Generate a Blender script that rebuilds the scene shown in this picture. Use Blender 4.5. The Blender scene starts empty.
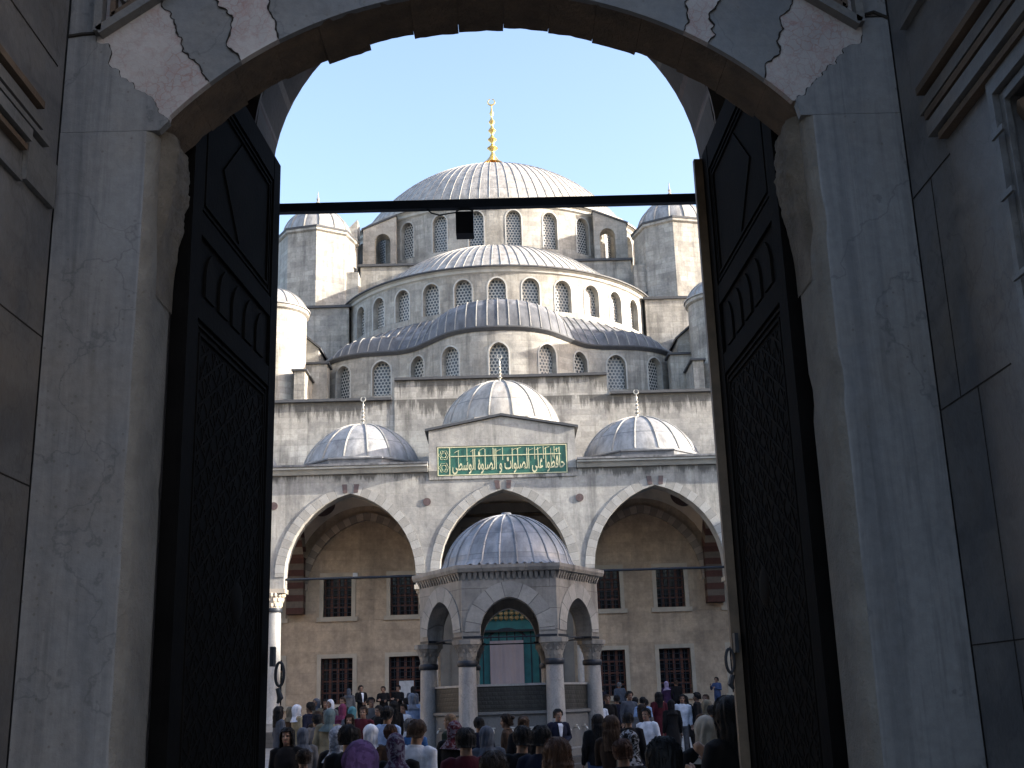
import bpy, bmesh, math, random
from mathutils import Vector, Matrix, noise
random.seed(7)
R = math.radians
PI = math.pi
scene = bpy.context.scene
COL = scene.collection

# ------------------------------------------------------------------ materials
K = .97
def kc(c): return tuple(x*K for x in c)
def new_mat(name):
    m = bpy.data.materials.new(name); m.use_nodes = True
    nt = m.node_tree
    return m, nt, nt.nodes['Principled BSDF']
class NG:
    """small helper for wiring nodes"""
    def __init__(s, nt): s.nt = nt
    def n(s, t, **kw):
        x = s.nt.nodes.new(t)
        for k, v in kw.items(): setattr(x, k, v)
        return x
    def link(s, a, b): s.nt.links.new(a, b)
    def val(s, sock, v):
        if hasattr(v, 'is_linked') or hasattr(v, 'links'): s.link(v, sock)
        else: sock.default_value = v
    def math(s, op, a, b=0.0, c=0.0):
        x = s.n('ShaderNodeMath', operation=op)
        s.val(x.inputs[0], a); s.val(x.inputs[1], b); s.val(x.inputs[2], c)
        return x.outputs[0]
    def mix(s, f, a, b, blend='MIX'):
        x = s.n('ShaderNodeMix', data_type='RGBA', blend_type=blend)
        s.val(x.inputs[0], f)
        s.val(x.inputs[6], a if not isinstance(a, tuple) else (*a[:3], 1))
        s.val(x.inputs[7], b if not isinstance(b, tuple) else (*b[:3], 1))
        return x.outputs[2]
    def noise(s, vec, scale, detail=4, rough=.55, dist=0.0):
        x = s.n('ShaderNodeTexNoise'); s.link(vec, x.inputs['Vector'])
        x.inputs['Scale'].default_value = scale; x.inputs['Detail'].default_value = detail
        x.inputs['Roughness'].default_value = rough; x.inputs['Distortion'].default_value = dist
        return x.outputs[0]
    def ramp(s, f, p0, p1, c0=(0,0,0), c1=(1,1,1)):
        x = s.n('ShaderNodeValToRGB'); s.link(f, x.inputs[0])
        e = x.color_ramp.elements
        e[0].position = p0; e[1].position = p1
        e[0].color = (*c0, 1); e[1].color = (*c1, 1)
        return x.outputs[0]
    def mapping(s, vec, scale=(1,1,1), loc=(0,0,0), rot=(0,0,0)):
        x = s.n('ShaderNodeMapping'); s.link(vec, x.inputs[0])
        x.inputs['Scale'].default_value = scale; x.inputs['Location'].default_value = loc
        x.inputs['Rotation'].default_value = rot
        return x.outputs[0]
    def bump(s, h, strength, dist, bsdf):
        x = s.n('ShaderNodeBump'); s.link(h, x.inputs['Height'])
        x.inputs['Strength'].default_value = strength; x.inputs['Distance'].default_value = dist
        s.link(x.outputs[0], bsdf.inputs['Normal'])
def coords(g): return g.n('ShaderNodeTexCoord')

def ashlar(name, col, bw=1.0, bh=.42, var=.25, stain=.5, mortar=.012, warm=(.5,.42,.32), rough=.85, joint=.55, grime=None, drip=None):
    col = kc(col); warm = kc(warm)
    m, nt, b = new_mat(name); g = NG(nt); tc = coords(g)
    uv = tc.outputs['UV']; ob = tc.outputs['Object']
    br = g.n('ShaderNodeTexBrick'); br.offset = .5
    # wobble the courses a little
    wob = g.noise(ob, .9, 2)
    uvw = g.n('ShaderNodeVectorMath', operation='ADD')
    cmb = g.n('ShaderNodeCombineXYZ'); g.val(cmb.inputs[0], g.math('MULTIPLY', wob, .25)); g.val(cmb.inputs[1], g.math('MULTIPLY', wob, .06))
    g.link(uv, uvw.inputs[0]); g.link(cmb.outputs[0], uvw.inputs[1])
    g.link(uvw.outputs[0], br.inputs['Vector'])
    br.inputs['Color1'].default_value = (*[c*(1-var) for c in col], 1)
    br.inputs['Color2'].default_value = (*[min(1, c*(1+var*.8)) for c in col], 1)
    br.inputs['Mortar'].default_value = (*[c*joint for c in col], 1)
    br.inputs['Scale'].default_value = 1.0
    br.inputs['Brick Width'].default_value = bw; br.inputs['Row Height'].default_value = bh
    br.inputs['Mortar Size'].default_value = mortar; br.inputs['Mortar Smooth'].default_value = .3
    br.inputs['Bias'].default_value = -.1
    big = g.noise(ob, .35, 5, .6)
    c = g.mix(g.ramp(big, .4, .68), br.outputs['Color'], tuple(x*.9 for x in warm), 'MIX')
    mx = nt.nodes[-1]
    # limit warm tint
    f = g.math('MULTIPLY', g.ramp(big, .4, .7), .35)
    c = g.mix(f, br.outputs['Color'], warm)
    # vertical run-off stains
    st = g.noise(g.mapping(ob, (1.3, 1.3, .16)), 1.1, 6, .65)
    st2 = g.noise(g.mapping(ob, (3.5, 3.5, .3), (3, 7, 1)), 1.0, 6, .7)
    f2 = g.math('MULTIPLY', g.ramp(g.math('ADD', g.math('MULTIPLY', st, .6), g.math('MULTIPLY', st2, .4)), .49, .66), stain)
    c = g.mix(f2, c, grime or (.105, .10, .09), 'MIX')
    blot = g.noise(ob, 1.1, 8, .72)
    c = g.mix(.55, c, g.ramp(blot, .34, .64, (.42,.42,.44), (1.22,1.20,1.14)), 'MULTIPLY')
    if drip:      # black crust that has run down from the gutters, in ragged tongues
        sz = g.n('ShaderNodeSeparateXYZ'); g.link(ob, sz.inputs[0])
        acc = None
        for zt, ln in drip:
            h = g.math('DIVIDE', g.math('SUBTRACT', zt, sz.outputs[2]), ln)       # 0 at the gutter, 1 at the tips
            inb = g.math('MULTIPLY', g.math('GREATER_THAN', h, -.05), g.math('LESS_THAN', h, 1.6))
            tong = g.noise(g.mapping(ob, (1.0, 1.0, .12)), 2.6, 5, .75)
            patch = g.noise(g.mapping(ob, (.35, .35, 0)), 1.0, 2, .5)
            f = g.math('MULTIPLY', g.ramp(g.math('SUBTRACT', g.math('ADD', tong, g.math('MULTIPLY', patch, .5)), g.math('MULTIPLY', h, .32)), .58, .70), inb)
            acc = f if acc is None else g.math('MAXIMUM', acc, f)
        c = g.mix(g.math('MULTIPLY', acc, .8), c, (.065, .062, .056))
    soot = g.noise(ob, .22, 7, .7)
    c = g.mix(g.math('MULTIPLY', g.ramp(soot, .5, .66), .45), c, (.55,.55,.56), 'MULTIPLY')
    fine = g.noise(ob, 7, 5, .7)
    c = g.mix(.45, c, g.ramp(fine, .25, .75, (.35,.35,.35), (1,1,1)), 'MULTIPLY')
    g.link(c, b.inputs['Base Color']); b.inputs['Roughness'].default_value = rough
    h = g.math('ADD', g.math('MULTIPLY', br.outputs['Fac'], -.7), g.math('MULTIPLY', fine, .5))
    g.bump(h, .5, .03, b)
    return m

def stone(name, col, scale=3, var=.3, rough=.85, bump=.4, dark=(.08,.08,.075), stain=.3, vert=.3):
    col = kc(col)
    m, nt, b = new_mat(name); g = NG(nt); ob = coords(g).outputs['Object']
    n1 = g.noise(ob, scale, 6, .6)
    c = g.ramp(n1, .25, .75, tuple(x*(1-var) for x in col), tuple(min(1, x*(1+var)) for x in col))
    n2 = g.noise(g.mapping(ob, (1, 1, vert)), scale*.7, 6, .65)
    c = g.mix(g.math('MULTIPLY', g.ramp(n2, .52, .75), stain), c, dark)
    g.link(c, b.inputs['Base Color']); b.inputs['Roughness'].default_value = rough
    g.bump(g.noise(ob, scale*6, 5, .7), bump, .02, b)
    return m

def marble(name, col, vein, rough=.55, streak=(2.2, 2.2, .12), amt=.75, scale=2.0, dirt=.25):
    col = kc(col); vein = kc(vein)
    m, nt, b = new_mat(name); g = NG(nt); ob = coords(g).outputs['Object']
    v = g.mapping(ob, streak)
    n1 = g.noise(v, scale, 8, .66, 1.1)
    n2 = g.noise(g.mapping(ob, tuple(s*3.1 for s in streak)), scale*1.7, 5, .6, .3)
    cl = g.noise(ob, .8, 6, .65, .8)
    c0 = g.mix(g.ramp(cl, .35, .68), col, tuple(.55*a+.45*b_ for a, b_ in zip(col, vein)))
    c = g.mix(g.math('MULTIPLY', g.ramp(n1, .45, .6), amt), c0, vein)
    c = g.mix(g.math('MULTIPLY', g.ramp(n2, .55, .72), .45), c, tuple(x*.55 for x in vein))
    n3 = g.noise(ob, 1.4, 6, .65)
    c = g.mix(g.math('MULTIPLY', g.ramp(n3, .5, .75), dirt), c, (.14, .11, .075))
    n4 = g.noise(ob, 26, 4, .7)
    c = g.mix(.45, c, g.ramp(n4, .3, .7, (.45,.45,.45), (1,1,1)), 'MULTIPLY')
    pit = g.n('ShaderNodeTexVoronoi'); g.link(ob, pit.inputs['Vector']); pit.inputs['Scale'].default_value = 23
    pm = g.math('MULTIPLY', g.math('LESS_THAN', pit.outputs['Distance'], .13), g.math('GREATER_THAN', n3, .54))
    c = g.mix(g.math('MULTIPLY', pm, .65), c, (.05,.045,.04))
    vx = g.n('ShaderNodeTexVoronoi', feature='DISTANCE_TO_EDGE'); dv = g.n('ShaderNodeVectorMath', operation='ADD'); ww = g.n('ShaderNodeTexNoise'); g.link(ob, ww.inputs['Vector']); ww.inputs['Scale'].default_value = 2.2; ww.inputs['Detail'].default_value = 6
    g.link(g.mapping(ob, (.9, .9, .33)), dv.inputs[0]); g.link(ww.outputs['Color'], dv.inputs[1]); g.link(dv.outputs[0], vx.inputs['Vector']); vx.inputs['Scale'].default_value = 1.6
    hair = g.ramp(vx.outputs['Distance'], .0, .012, (1,1,1), (0,0,0))
    c = g.mix(g.math('MULTIPLY', hair, .5), c, tuple(x*.45 for x in vein))
    g.link(c, b.inputs['Base Color'])
    g.link(g.ramp(n3, .3, .8, (rough-.12,)*3, (rough+.2,)*3), b.inputs['Roughness'])
    g.bump(g.math('ADD', n4, g.math('MULTIPLY', n3, 2)), .25, .01, b)
    return m

def breccia(name):
    m, nt, b = new_mat(name); g = NG(nt); ob = coords(g).outputs['Object']
    d = g.n('ShaderNodeVectorMath', operation='ADD')
    wn = g.n('ShaderNodeTexNoise'); g.link(ob, wn.inputs['Vector']); wn.inputs['Scale'].default_value = 9; wn.inputs['Detail'].default_value = 5
    sc = g.n('ShaderNodeVectorMath', operation='SCALE'); g.link(wn.outputs['Color'], sc.inputs[0]); sc.inputs['Scale'].default_value = .12
    g.link(ob, d.inputs[0]); g.link(sc.outputs[0], d.inputs[1])
    vo = g.n('ShaderNodeTexVoronoi', feature='DISTANCE_TO_EDGE'); g.link(d.outputs[0], vo.inputs['Vector']); vo.inputs['Scale'].default_value = 26
    edge = g.ramp(vo.outputs['Distance'], .0, .07, (1,1,1), (0,0,0))
    n = g.noise(ob, 3.5, 5, .6)
    f = g.math('MULTIPLY', edge, g.ramp(n, .42, .6))
    c = g.mix(g.ramp(n, .3, .7), (.25,.238,.232), (.16,.152,.152))
    c = g.mix(g.math('MULTIPLY', f, .8), c, (.14,.075,.07))
    fine = g.noise(ob, 40, 3, .6)
    pk = g.noise(ob, 13, 6, .7, .8)
    c = g.mix(g.math('MULTIPLY', g.ramp(pk, .5, .66), .6), c, (.17,.105,.10))
    c = g.mix(g.math('MULTIPLY', g.ramp(fine, .6, .75), .35), c, (.2,.12,.1))
    g.link(c, b.inputs['Base Color']); b.inputs['Roughness'].default_value = .6
    g.bump(fine, .3, .01, b)
    return m

def lead(name, col, var=.35, rough=.5, metal=.35, seam=1.6, streak=True):
    col = kc(col)
    m, nt, b = new_mat(name); g = NG(nt); tc = coords(g); ob = tc.outputs['Object']; uv = tc.outputs['UV']
    n1 = g.noise(g.mapping(ob, (1.6, 1.6, .35)), 1.5, 6, .65)
    c = g.ramp(n1, .34, .66, tuple(x*(1-var*1.25) for x in col), tuple(x*(1+var) for x in col))
    n2 = g.noise(ob, 9, 5, .7)
    c = g.mix(.35, c, g.ramp(n2, .25, .75, (.4,.4,.4), (1,1,1)), 'MULTIPLY')
    sx = g.n('ShaderNodeSeparateXYZ'); g.link(uv, sx.inputs[0])
    sh = g.n('ShaderNodeTexWhiteNoise', noise_dimensions='2D'); cb = g.n('ShaderNodeCombineXYZ')
    g.val(cb.inputs[0], g.math('FLOOR', g.math('DIVIDE', sx.outputs[0], .85))); g.val(cb.inputs[1], g.math('FLOOR', g.math('DIVIDE', sx.outputs[1], seam))); g.link(cb.outputs[0], sh.inputs['Vector'])
    c = g.mix(.4, c, g.ramp(sh.outputs[0], 0, 1, (.68,.69,.71), (1.05,1.04,1.0)), 'MULTIPLY')
    fr = g.math('FRACT', g.math('DIVIDE', sx.outputs[1], seam))
    line = g.math('LESS_THAN', fr, .035)
    c = g.mix(g.math('MULTIPLY', line, .6), c, (.07,.075,.085))
    # per-sheet tone
    g.link(c, b.inputs['Base Color']); b.inputs['Metallic'].default_value = metal
    g.link(g.ramp(n2, .3, .7, (rough-.1,)*3, (rough+.15,)*3), b.inputs['Roughness'])
    g.bump(n2, .25, .02, b)
    return m

def plain(name, col, rough=.7, metal=0, var=.2, scale=6, bump=.15):
    m, nt, b = new_mat(name); g = NG(nt); ob = coords(g).outputs['Object']
    n1 = g.noise(ob, scale, 5, .6)
    c = g.ramp(n1, .3, .7, tuple(x*(1-var) for x in col), tuple(min(1, x*(1+var)) for x in col))
    g.link(c, b.inputs['Base Color']); b.inputs['Roughness'].default_value = rough; b.inputs['Metallic'].default_value = metal
    if max(col) < .02: b.inputs['Specular IOR Level'].default_value = .04 if max(col) < .006 else .22
    if bump: g.bump(g.noise(ob, scale*5, 4, .6), bump, .01, b)
    return m

def voussoir(name, c1, c2, w, joint=(.1,.1,.095), var=.15, stain=.3):
    """alternating arch stones: UV.x runs along the arch"""
    c1, c2 = kc(c1), kc(c2)
    m, nt, b = new_mat(name); g = NG(nt); tc = coords(g); ob = tc.outputs['Object']
    sx = g.n('ShaderNodeSeparateXYZ'); g.link(tc.outputs['UV'], sx.inputs[0])
    q = g.math('DIVIDE', sx.outputs[0], w)
    fl = g.math('FLOOR', q)
    alt = g.math('GREATER_THAN', g.math('FRACT', g.math('MULTIPLY', fl, .5)), .25)
    c = g.mix(alt, c1, c2)
    wn = g.n('ShaderNodeTexWhiteNoise', noise_dimensions='1D'); g.val(wn.inputs['W'], fl)
    c = g.mix(.5, c, g.ramp(wn.outputs[0], 0, 1, (1-var*2,)*3, (1,1,1)), 'MULTIPLY')
    n = g.noise(ob, 2.5, 6, .65)
    c = g.mix(g.math('MULTIPLY', g.ramp(n, .48, .75), stain), c, (.1,.095,.085))
    n2 = g.noise(ob, 14, 4, .65)
    c = g.mix(.3, c, g.ramp(n2, .25, .75, (.45,.45,.45), (1,1,1)), 'MULTIPLY')
    fr = g.math('FRACT', q)
    j = g.math('LESS_THAN', fr, .05)
    c = g.mix(g.math('MULTIPLY', j, .75), c, joint)
    g.link(c, b.inputs['Base Color']); b.inputs['Roughness'].default_value = .8
    g.bump(g.math('SUBTRACT', n2, g.math('MULTIPLY', j, 2)), .4, .02, b)
    return m

def lattice(name, pale, dark, s=.2, hole=.36):
    """pierced plaster window grille: rounded holes on a triangular grid"""
    m, nt, b = new_mat(name); g = NG(nt); tc = coords(g)
    sx = g.n('ShaderNodeSeparateXYZ'); g.link(tc.outputs['UV'], sx.inputs[0])
    U, V = sx.outputs[0], sx.outputs[1]
    def dist(o):
        a = g.math('MULTIPLY', g.math('SUBTRACT', g.math('FRACT', g.math('ADD', g.math('DIVIDE', U, s), o+8.5)), .5), s)
        c = g.math('MULTIPLY', g.math('SUBTRACT', g.math('FRACT', g.math('ADD', g.math('DIVIDE', V, s*1.732), o+8.5)), .5), s*1.732)
        return g.math('SQRT', g.math('ADD', g.math('MULTIPLY', a, a), g.math('MULTIPLY', c, c)))
    d = g.math('MINIMUM', dist(0), dist(.5))
    f = g.math('LESS_THAN', d, s*hole)
    n = g.noise(tc.outputs['Object'], 3, 4)
    pc = g.mix(n, tuple(x*.75 for x in pale), pale)
    g.link(g.mix(f, pc, dark), b.inputs['Base Color'])
    g.link(g.math('SUBTRACT', .8, g.math('MULTIPLY', f, .55)), b.inputs['Roughness'])
    g.bump(g.math('SUBTRACT', 1, f), .6, .03, b)
    return m

def cloth(name, col, pat=None, rough=.85, scale=14, sheen=0):
    m, nt, b = new_mat(name); g = NG(nt); ob = coords(g).outputs['Object']
    n = g.noise(ob, 9, 4, .6)
    c = g.ramp(n, .3, .7, tuple(x*.7 for x in col), tuple(min(1, x*1.2) for x in col))
    if pat:
        n2 = g.noise(ob, scale, 3, .6, 1.2)
        c = g.mix(g.ramp(n2, .47, .56), c, pat)
    g.link(c, b.inputs['Base Color']); b.inputs['Roughness'].default_value = rough
    b.inputs['Specular IOR Level'].default_value = .15
    g.bump(g.noise(g.mapping(ob, (1,1,.4)), 16, 4, .6), .5, .02, b)
    return m

# ------------------------------------------------------------------ mesh builder
class MB:
    def __init__(s): s.F = []          # (points, uvs or None, material index)
    def face(s, pts, uv=None, m=0): s.F.append(([tuple(p) for p in pts], uv, m))
    def box(s, x0, x1, y0, y1, z0, z1, m=0):
        p = [(x,y,z) for z in (z0,z1) for y in (y0,y1) for x in (x0,x1)]
        for q in ((0,2,3,1),(4,5,7,6),(0,1,5,4),(2,6,7,3),(0,4,6,2),(1,3,7,5)): s.face([p[i] for i in q], None, m)
    def hexa(s, p, m=0):
        """eight corners ordered like box()"""
        for q in ((0,2,3,1),(4,5,7,6),(0,1,5,4),(2,6,7,3),(0,4,6,2),(1,3,7,5)): s.face([p[i] for i in q], None, m)
    def prism(s, poly, fn, d0, d1, m=0):
        """poly: list of (a,b); fn(a,b,d)->xyz"""
        s.face([fn(a,b,d0) for a,b in poly], None, m); s.face([fn(a,b,d1) for a,b in reversed(poly)], None, m)
        n = len(poly)
        for i in range(n):
            a, b = poly[i], poly[(i+1)%n]
            s.face([fn(*a,d0), fn(*a,d1), fn(*b,d1), fn(*b,d0)], None, m)
    def tube(s, pts, rad, n=6, cap=True, m=0):
        pts = [Vector(p) for p in pts]; rings = []
        rr = rad if isinstance(rad, (list, tuple)) else [rad]*len(pts)
        up = None
        for i, p in enumerate(pts):
            t = (pts[min(i+1, len(pts)-1)] - pts[max(i-1, 0)])
            if t.length < 1e-9: t = Vector((0,0,1))
            t.normalize()
            if up is None:
                up = Vector((0,0,1)) if abs(t.z) < .9 else Vector((0,1,0))
            a = t.cross(up)
            if a.length < 1e-5: a = t.cross(Vector((1,0,0)))
            a.normalize(); b = a.cross(t).normalized(); up = b
            rings.append([p + rr[i]*(math.cos(2*PI*k/n)*a + math.sin(2*PI*k/n)*b) for k in range(n)])
        for i in range(len(rings)-1):
            for k in range(n):
                s.face([rings[i][k], rings[i][(k+1)%n], rings[i+1][(k+1)%n], rings[i+1][k]], None, m)
        if cap:
            s.face(rings[0][::-1], None, m); s.face(rings[-1], None, m)
    def lathe(s, prof, cx=0, cy=0, n=32, a0=0.0, a1=2*PI, m=0, sy=1.0, rot=0.0):
        for i in range(len(prof)-1):
            (r0,z0), (r1,z1) = prof[i], prof[i+1]
            L0 = sum(math.hypot(prof[j+1][0]-prof[j][0], prof[j+1][1]-prof[j][1]) for j in range(i))
            L1 = L0 + math.hypot(r1-r0, z1-z0)
            rm = max(r0, r1, .01)
            for k in range(n):
                t0 = a0+(a1-a0)*k/n+rot; t1 = a0+(a1-a0)*(k+1)/n+rot
                P = lambda r,t,z: (cx+r*math.sin(t), cy-r*math.cos(t)*sy, z)
                pts = [P(r0,t0,z0), P(r0,t1,z0), P(r1,t1,z1), P(r1,t0,z1)]
                uv = [(rm*t0,L0),(rm*t1,L0),(rm*t1,L1),(rm*t0,L1)]
                if r0 < 1e-6: pts = [pts[0], pts[2], pts[3]]; uv = [uv[0], uv[2], uv[3]]
                elif r1 < 1e-6: pts = pts[:3]; uv = uv[:3]
                s.face(pts, uv, m)
    def grid(s, fn, nu, nv, m=0, us=1, vs=1):
        P = [[fn(i/nu, j/nv) for j in range(nv+1)] for i in range(nu+1)]
        for i in range(nu):
            for j in range(nv):
                s.face([P[i][j], P[i+1][j], P[i+1][j+1], P[i][j+1]],
                       [(i/nu*us, j/nv*vs), ((i+1)/nu*us, j/nv*vs), ((i+1)/nu*us, (j+1)/nv*vs), (i/nu*us, (j+1)/nv*vs)], m)
    def build(s, name, mats, parent=None, smooth=False, angle=40):
        me = bpy.data.meshes.new(name)
        V = []; idx = {}; F = []; UV = []; MI = []
        for pts, uv, mi in s.F:
            ids = []
            for p in pts:
                k = (round(p[0], 4), round(p[1], 4), round(p[2], 4))
                if k not in idx: idx[k] = len(V); V.append(p)
                ids.append(idx[k])
            if len(set(ids)) < 3: continue
            keep = [i for i in range(len(ids)) if ids[i] != ids[i-1]]
            ids2 = [ids[i] for i in keep]
            if len(set(ids2)) != len(ids2): continue
            if uv is None:
                a, b, c = Vector(pts[0]), Vector(pts[1]), Vector(pts[2])
                nn = Vector((0,0,0))
                for i in range(len(pts)):
                    p, q = Vector(pts[i]), Vector(pts[(i+1)%len(pts)])
                    nn += p.cross(q)
                if nn.length > 1e-12: nn.normalize()
                if abs(nn.z) > .75: uvs = [(p[0], p[1]) for p in pts]
                else:
                    t = Vector((-nn.y, nn.x, 0)); t = t.normalized() if t.length > 1e-6 else Vector((1,0,0))
                    if abs(t.x) < .05: t = Vector((0,1,0))
                    elif t.x < 0: t = -t
                    uvs = [(p[0]*t.x+p[1]*t.y, p[2]) for p in pts]
            else: uvs = uv
            F.append(ids2); UV += [uvs[i] for i in keep]; MI.append(mi)
        me.from_pydata(V, [], F)
        ul = me.uv_layers.new(name='UVMap')
        flat = [c for uv in UV for c in uv]
        if len(flat) == 2*len(ul.data): ul.data.foreach_set('uv', flat)
        me.polygons.foreach_set('material_index', MI)
        bm = bmesh.new(); bm.from_mesh(me); bmesh.ops.recalc_face_normals(bm, faces=bm.faces[:]); bm.to_mesh(me); bm.free()
        for m in (mats if isinstance(mats, (list, tuple)) else [mats]): me.materials.append(m)
        if smooth:
            me.polygons.foreach_set('use_smooth', [True]*len(me.polygons))
            try: me.set_sharp_from_angle(angle=R(angle))
            except Exception: pass
        me.update()
        o = bpy.data.objects.new(name, me); COL.objects.link(o)
        if parent:
            o.parent = parent
            # parts are written in world coordinates: undo the empty's own location
            root = parent
            while root.parent: root = root.parent
            if parent.type == 'EMPTY': o.matrix_parent_inverse = parent.matrix_basis.inverted()
        return o

def tag(o, label=None, cat=None, group=None, kind=None):
    if label: o['label'] = label
    if cat: o['category'] = cat
    if group: o['group'] = group
    if kind: o['kind'] = kind
    return o
def empty(name, loc, label, cat, group=None):
    o = bpy.data.objects.new(name, None); COL.objects.link(o)
    o.location = loc; o.empty_display_size = .3
    return tag(o, label, cat, group)

# ------------------------------------------------------------------ arches and walls with openings
def arc(kind, uc, hw, zs, rise, n=16):
    """inner arch line from the left springing to the right one"""
    if kind == 'rect': return [(uc-hw, zs), (uc+hw, zs)]
    if kind == 'round':
        return [(uc-hw*math.cos(PI*i/n), zs+rise*math.sin(PI*i/n)) for i in range(n+1)]
    if kind == 'seg':
        Rr = (hw*hw+rise*rise)/(2*rise); a = math.asin(min(1, hw/Rr))
        return [(uc+Rr*math.sin(-a+2*a*i/n), zs+rise-Rr+Rr*math.cos(-a+2*a*i/n)) for i in range(n+1)]
    c = (rise*rise-hw*hw)/(2*hw); r = hw+c        # pointed, two centres
    a1 = math.atan2(rise, -(c)) if c else PI/2     # left arc, centre at uc+c
    pts = []
    half = n//2
    aend = math.acos(max(-1, min(1, -c/r)))        # angle of apex seen from the left arc's centre
    for i in range(half+1):
        t = PI-(PI-aend)*i/half
        pts.append((uc+c+r*math.cos(t), zs+r*math.sin(t)))
    right = [(2*uc-u, z) for u, z in reversed(pts[:-1])]
    return pts+right

def offset_arc(pts, t):
    out = []
    n = len(pts)
    for i, (u, z) in enumerate(pts):
        if i == 0: du, dz = 0, 1
        elif i == n-1: du, dz = 0, -1
        else: du, dz = pts[i+1][0]-pts[i-1][0], pts[i+1][1]-pts[i-1][1]
        L = math.hypot(du, dz) or 1
        out.append((u-dz/L*t, z+du/L*t))
    return out

def strip_wall(mb, mp, u0, u1, z0, z1, ops, d0=0.0, d1=.35, du=None, back=False, caps=True, m=0, mr=None, sill=True):
    mr = m if mr is None else mr
    top = z1 if callable(z1) else (lambda u: z1)
    def q(us, zs, d, uvz=True):
        mb.face([mp(u, d, z) for u, z in zip(us, zs)], list(zip(us, zs)), m)
    def span(a, b):
        if b-a < 1e-6: return
        n = max(1, int(math.ceil((b-a)/du))) if du else 1
        for i in range(n):
            x0, x1 = a+(b-a)*i/n, a+(b-a)*(i+1)/n
            for d in ([d0, d1] if back else [d0]): q((x0,x1,x1,x0), (z0,z0,top(x1),top(x0)), d)
            if caps: mb.face([mp(x0,d0,top(x0)), mp(x1,d0,top(x1)), mp(x1,d1,top(x1)), mp(x0,d1,top(x0))], None, m)
    cur = u0
    for (uc, hw, zs, zsp, rise, kind) in sorted(ops):
        span(cur, uc-hw)
        A = arc(kind, uc, hw, zsp, rise)
        for i in range(len(A)-1):
            (ua,za),(ub,zb) = A[i], A[i+1]
            for d in ([d0, d1] if back else [d0]):
                if zs > z0+1e-6: q((ua,ub,ub,ua), (z0,z0,zs,zs), d)
                q((ua,ub,ub,ua), (za,zb,top(ub),top(ua)), d)
            mb.face([mp(ua,d0,za), mp(ub,d0,zb), mp(ub,d1,zb), mp(ua,d1,za)], [(ua,0),(ub,0),(ub,d1-d0),(ua,d1-d0)], mr)
            if sill and zs > z0+1e-6: mb.face([mp(ua,d0,zs), mp(ub,d0,zs), mp(ub,d1,zs), mp(ua,d1,zs)], None, mr)
            if caps: mb.face([mp(ua,d0,top(ua)), mp(ub,d0,top(ub)), mp(ub,d1,top(ub)), mp(ua,d1,top(ua))], None, m)
        for s in (-1, 1):
            u = uc+s*hw
            mb.face([mp(u,d0,zs), mp(u,d1,zs), mp(u,d1,zsp), mp(u,d0,zsp)], [(0,zs),(d1-d0,zs),(d1-d0,zsp),(0,zsp)], mr)
        cur = uc+hw
    span(cur, u1)
    if caps:
        for u in (u0, u1):
            mb.face([mp(u,d0,z0), mp(u,d1,z0), mp(u,d1,top(u)), mp(u,d0,top(u))], None, m)

def pane(mb, mp, op, d, grow=.0, m=0):
    uc, hw, zs, zsp, rise, kind = op
    A = arc(kind, uc, hw+grow, zsp, rise+grow)
    if kind == 'rect':
        n = 6
        A = [(uc-hw-grow+2*(hw+grow)*i/n, zsp+grow) for i in range(n+1)]
    for i in range(len(A)-1):
        (ua,za),(ub,zb) = A[i], A[i+1]
        mb.face([mp(ua,d,zs-grow), mp(ub,d,zs-grow), mp(ub,d,zb), mp(ua,d,za)],
                [(ua-uc,zs-grow),(ub-uc,zs-grow),(ub-uc,zb),(ua-uc,za)], m)

def ring(mb, mp, A, t, d0, d1, m=0):
    """arch ring of voussoirs outside the line A"""
    B = offset_arc(A, t); L = 0
    mid = sum(math.hypot(A[i+1][0]-A[i][0], A[i+1][1]-A[i][1]) for i in range(len(A)-1))/2
    for i in range(len(A)-1):
        a, b, c, e = A[i], A[i+1], B[i+1], B[i]
        dl = math.hypot(b[0]-a[0], b[1]-a[1])
        u0, u1 = L-mid+100, L+dl-mid+100
        mb.face([mp(a[0],d0,a[1]), mp(b[0],d0,b[1]), mp(c[0],d0,c[1]), mp(e[0],d0,e[1])], [(u0,0),(u1,0),(u1,t),(u0,t)], m)
        mb.face([mp(e[0],d0,e[1]), mp(c[0],d0,c[1]), mp(c[0],d1,c[1]), mp(e[0],d1,e[1])], [(u0,t),(u1,t),(u1,t+.1),(u0,t+.1)], m)
        mb.face([mp(a[0],d0,a[1]), mp(b[0],d0,b[1]), mp(b[0],d1,b[1]), mp(a[0],d1,a[1])], [(u0,0),(u1,0),(u1,-.2),(u0,-.2)], m)
        L += dl
    for i in (0, -1):
        mb.face([mp(A[i][0],d0,A[i][1]), mp(B[i][0],d0,B[i][1]), mp(B[i][0],d1,B[i][1]), mp(A[i][0],d1,A[i][1])], None, m)

def flat(Y): return lambda u, d, z: (u, Y+d, z)
def cyl(cx, cy, Rr):
    return lambda u, d, z: (cx+(Rr-d)*math.sin(u/Rr), cy-(Rr-d)*math.cos(u/Rr), z)

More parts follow.
